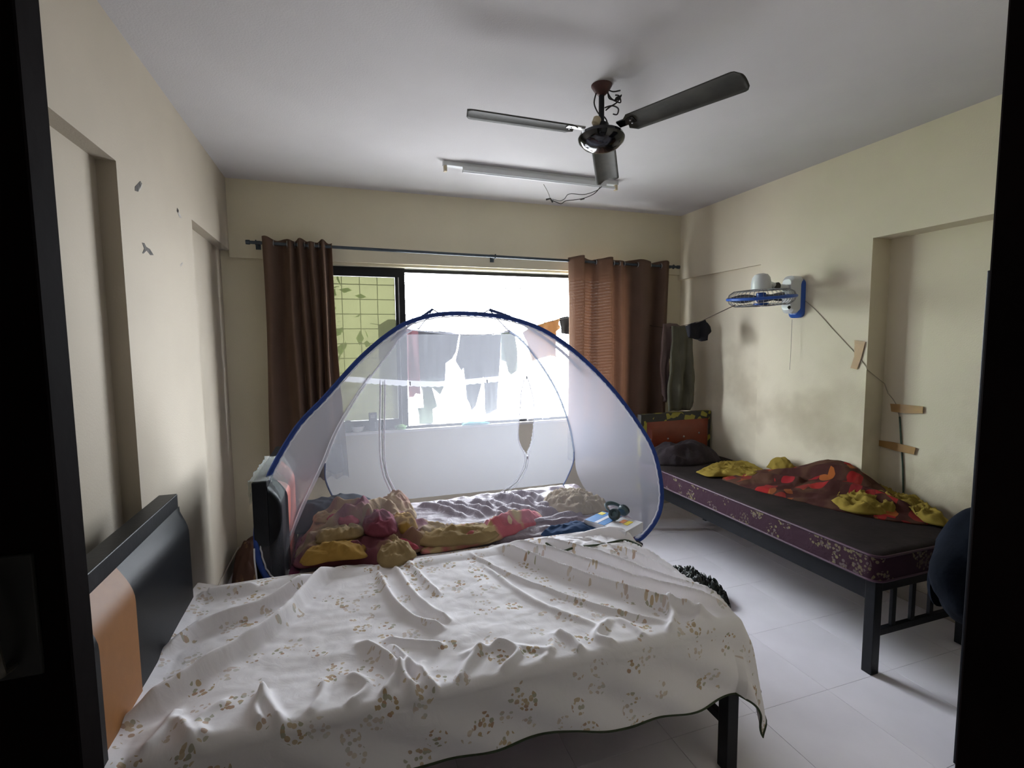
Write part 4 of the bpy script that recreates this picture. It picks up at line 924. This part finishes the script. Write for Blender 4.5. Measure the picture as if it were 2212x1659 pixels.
MB().tube(spline(WT([(1296, 405), (1284, 418), (1262, 428), (1240, 432), (1222, 434), (1212, 440), (1200, 436), (1190, 431)]), 6), .0028, 6).build('wire', wm, tl)
MB().tube(spline(WT([(1300, 403), (1288, 412), (1262, 420), (1230, 419), (1219, 430), (1208, 434), (1193, 430)]), 6), .0024, 6).build('wire', wm, tl)
MB().tube(spline(WT([(1174, 398), (1182, 412), (1187, 424), (1188, 430)]), 6), .002, 6).build('wire', mat('pale_wire', (.3, .28, .26), .5), tl)
MB().tube(WT([(1180, 431), (1189, 429), (1194, 437)]), .006, 8).build('taped_joint', wm, tl)
MB().tube(WT([(1254, 431), (1262, 429)]), .005, 8).build('taped_joint', wm, tl)
# ================================================================== wall fan
GC = Vector((2.625, 2.62, 1.826))
wf = thing('wall_fan', (2.95, 2.62, 1.83), 'white and blue wall fan turned face down', 'fan')
MG = Matrix.Translation(GC) @ Matrix.Rotation(-.03, 4, 'Y') @ Matrix.Rotation(.075, 4, Vector((1, -1, 0)))
RG = .205
def circ(r, z, n=40): return [MG @ Vector((r*math.cos(2*PI*k/n), r*math.sin(2*PI*k/n), z)) for k in range(n)]
MB().tube(circ(RG, 0), .010, 10, True).build('guard_ring', BLUEPL, wf)
GWm = mat('grey_guard_wire', (.28, .28, .30), .4, .5, nscale=20)
mb = MB()
for k in range(44):
    a = 2*PI*k/44; c_, s_ = math.cos(a), math.sin(a)
    for sg, zz_ in ((1, .055), (-1, .055)):
        mb.tube([MG @ Vector((r*c_, r*s_, sg*z)) for r, z in ((RG, .004), (RG*.95, .030), (RG*.80, zz_*.92), (.05, zz_+.002))], .0013, 5)
tag(mb.build('guard_wires', GWm, wf), 'thin grey guard wires', kind='stuff')
for z in (-.048, .048): MB().tube(circ(RG*.70, z*.95), .003, 6, True).build('guard_hoop', GWm, wf)
MB().lathe([(.01, -.055), (.042, -.053), (.048, -.045), (.046, -.035)], MG, 24).build('front_badge', BLUEPL, wf)
DB = mat('dark_blade', (.015, .02, .05), .4, nscale=9)
for k in range(3):
    Mk = MG @ Matrix.Rotation(k*2.094+.3, 4, 'Z') @ Matrix.Rotation(.35, 4, 'X')
    o = MB().grid(lambda a, b: Mk @ Vector((.03+.15*a, (b-.5)*(.05+.12*math.sin(PI*min(1, a*.8+.1))), .01*math.sin(PI*b))), 12, 8).build('blade', DB, wf); o.modifiers.new('solid', 'SOLIDIFY').thickness = .003
MB().lathe([(.02, -.03), (.03, -.02), (.03, .03), (.02, .035)], MG, 16).build('hub', BLUEPL, wf)
MB().lathe([(.062, .046), (.063, .06), (.060, .10), (.054, .13), (.040, .150), (.015, .158)], MG, 32).build('motor_housing', WHITEPL, wf)
kx = P(1677, 618, 1, 2.62)
MB().lathe([(.018, -.02), (.024, -.015), (.024, .015), (.018, .02)], Matrix.Translation(kx) @ Matrix.Rotation(PI/2, 4, 'X'), 18).build('swivel_joint', mat('dark_joint', (.05, .045, .04), .4, .4, nscale=40), wf)
MB().tube([GC+Vector((.05, 0, .10)), kx, P(1700, 622, 1, 2.62)], [.016, .018, .02], 12).build('neck', WHITEPL, wf)
# wall base: rounded body on the wall with a blue rim
def rbase(x0, x1, hw_, z0, z1, mt_, nm, r=.035):
    lp_ = rrect(-hw_, hw_, z0, z1, min(r, hw_*.9)); n = len(lp_); mb = MB()
    mb.v = [Vector((x1, 2.62+p.x, p.y)) for p in lp_]+[Vector((x0+.02, 2.62+p.x, p.y)) for p in lp_]+[Vector((x0, 2.62+p.x*.75, (z0+z1)/2+(p.y-(z0+z1)/2)*.82)) for p in lp_]
    mb.f = [(j*n+i, j*n+(i+1) % n, (j+1)*n+(i+1) % n, (j+1)*n+i) for j in range(2) for i in range(n)]+[tuple(range(2*n, 3*n)), tuple(range(n))[::-1]]
    mb.build(nm, mt_, wf)
rbase(2.905, 2.949, .055, 1.695, 1.955, BLUEPL, 'base_rim')
rbase(2.84, 2.930, .048, 1.725, 1.975, WHITEPL, 'base_body')
MB().lathe([(.008, 0), (.012, .006), (.008, .012)], Matrix.Translation(P(1703, 664, 1, 2.56)) @ Matrix.Rotation(PI/2, 4, 'X'), 12).build('speed_knob', BLACK, wf)
pc = P(1711, 690, 1, 2.62); MB().tube([pc, pc-Vector((0, 0, .18)), pc+Vector((-.004, 0, -.345))], .0014, 5).build('pull_cord', mat('grey_cord', (.25, .23, .2), .8), wf)
# cable and tapes on the right wall
CB = mat('grey_cable', (.36, .32, .25), .6, nscale=20); 
cab = spline([P(u, v, 0, 2.946) for u, v in [(1728, 640), (1760, 668), (1800, 712), (1850, 766), (1871, 793)]], 5)+[Vector((2.95, 2.127, P(1874, 798, 0, 2.95).z)), Vector((3.094, 2.12, P(1900, 828, 0, 3.095).z))]+spline([P(u, v, 0, 3.095) for u, v in [(1918, 850), (1930, 864), (1938, 880), (1943, 905)]], 5)
cable = MB().tube(cab, .0022, 6).build('cable', CB); tag(cable, 'thin cable taped along the right wall below the wall fan', 'cable')
MB().tube(spline([P(u, v, 0, 3.094) for u, v in [(1943, 900), (1945, 930), (1947, 965), (1950, 1010), (1951, 1060), (1952, 1110)]], 5), .0045, 6).build('lower_cable', mat('green_black_cable', (.03, .06, .04), .5, nscale=60, namt=.6), cable)['label'] = 'dark green lower stretch'
TP = mat('brown_parcel_tape', (.34, .19, .055), .45, nscale=30, namt=.1)
for pts, X, lb in (([(1846, 735), (1869, 738), (1860, 773), (1851, 798), (1837, 795), (1845, 770)], 2.942, 'strip of brown tape set upright near the wall fan cable'),
                   ([(1923, 872), (1955, 874), (1994, 878), (1993, 893), (1955, 893), (1925, 889)], 3.089, 'upper level strip of brown tape in the right recess'),
                   ([(1893, 950), (1930, 955), (1978, 967), (1974, 982), (1935, 974), (1891, 961)], 3.088, 'lower slanting strip of brown tape in the right recess')):
    q = [P(u, v, 0, X) for u, v in pts]; n = len(q); mb = MB()
    mb.add(q+[p+Vector((.0015, 0, 0)) for p in q], [tuple(range(n)), tuple(range(n, 2*n))[::-1]]+[(i, (i+1) % n, n+(i+1) % n, n+i) for i in range(n)])
    tag(mb.build('tape_strip', TP, smooth=False), lb, 'tape')
# ================================================================== cupboard, bag, floor things
cz = P(2128, 567, 1, 1.05).z; cx = P(2062, 1640, 1, 1.05).x; cx2 = P(2127, 600, 1, 1.05).x; cx = (cx+cx2)/2
cup = thing('cupboard', (cx+.4, .8, 0), 'tall black cupboard at the right edge beside the door frame', 'cupboard')
CUPM = mat('black_laminate', (.007, .008, .012), .45, spec=.2, nscale=8, namt=.15, bump=.04)
bx(cx, cx+.8, .56, 1.03, .04, cz-.02).build('body', CUPM, cup, smooth=False, bevel=.004)
bx(cx-.004, cx+.80, .55, 1.032, cz-.02, cz).build('top_panel', CUPM, cup, smooth=False, bevel=.003)
bx(cx-.0, cx+.40, 1.0305, 1.05, .06, cz-.025).build('door', CUPM, cup, smooth=False, bevel=.003)
bx(cx+.403, cx+.80, 1.0305, 1.05, .06, cz-.025).build('door', CUPM, cup, smooth=False, bevel=.003)
bx(cx+.01, cx+.79, .57, 1.02, 0, .04).build('plinth', CUPM, cup, smooth=False)
BG = mat('navy_bag_fabric', (.004, .006, .011), .9, spec=.08, nscale=9, namt=.3, bump=.5, bscale=18)
bxl = P(2024, 1215, 1, 1.24).x
bg_ = thing('backpack', (bxl+.2, 1.24, .42), 'dark navy backpack hanging at the foot of the right bed beside the black cupboard', 'backpack')
def bag(a, b):
    ph = 2*PI*a; t = PI*b; e = lambda x, p: math.copysign(abs(x)**p, x)
    x = .20*e(math.cos(ph), .8)*math.sin(t)**.7; y = .125*e(math.sin(ph), .8)*math.sin(t)**.7; z = -.235*e(math.cos(t), .9)
    x *= 1-.42*max(0, z/.235); n = 1+.22*nz(x*6, y*6+3, z*6)+.06*nz(x*18, y*18, z*18)
    return (bxl+.20+x*n, 1.195+y*n, .65+z)
MB().grid(bag, 48, 30).build('bag_body', BG, bg_)
MB().grid(lambda a, b: Vector((bxl+.20+.13*math.cos(2*PI*a)*math.sin(PI*b)**.5, 1.30+.045*max(0, math.sin(2*PI*a))*math.sin(PI*b), .56-.12*math.cos(PI*b))), 30, 16).build('front_pocket', BG, bg_)
MB().tube(spline([(bxl+.16, 1.16, .86), (bxl+.15, 1.10, .93), (bxl+.2, 1.065, 1.0), (bxl+.25, 1.10, .93), (bxl+.25, 1.16, .86)], 8), .011, 8, flat=.4).build('strap', BG, bg_)
MB().tube([(bxl+.2, 1.05, 1.0), (bxl+.2, 1.075, .995), (bxl+.2, 1.08, 1.01)], .004, 8).build('hook', STEEL, cup)
PB = mat('black_plastic_film', (.03, .035, .035), .22, nscale=12, namt=.9, bump=1.0, bscale=30)
pb = crumple('plastic_bag', [(1.97, 2.68, 0), (1.94, 2.48, 0), (1.97, 2.32, 0), (2.03, 2.20, 0), (2.10, 2.26, 0), (2.12, 2.40, 0), (2.07, 2.56, 0), (2.04, 2.68, 0)], .001, .075, PB, 101, world=True, fr=16, cr=1.6)
tag(pb, 'crumpled black plastic bag on the floor past the nearest bed', 'bag')
fcl = crumple('floor_cloth', [(-.76, 3.88, 0), (-.76, 3.55, 0), (-.66, 3.42, 0), (-.50, 3.50, 0), (-.42, 3.70, 0), (-.46, 3.88, 0)], .001, .24, motif_mat('brown_bundle', (.07, .035, .025), [(.2, .12, .06), (.12, .06, .04)], 8, 30, .6, .5), 111, world=True, fr=6, cr=.5, power=3)
tag(fcl, 'dark brown cloth bundle on the floor in the far left corner', 'cloth')
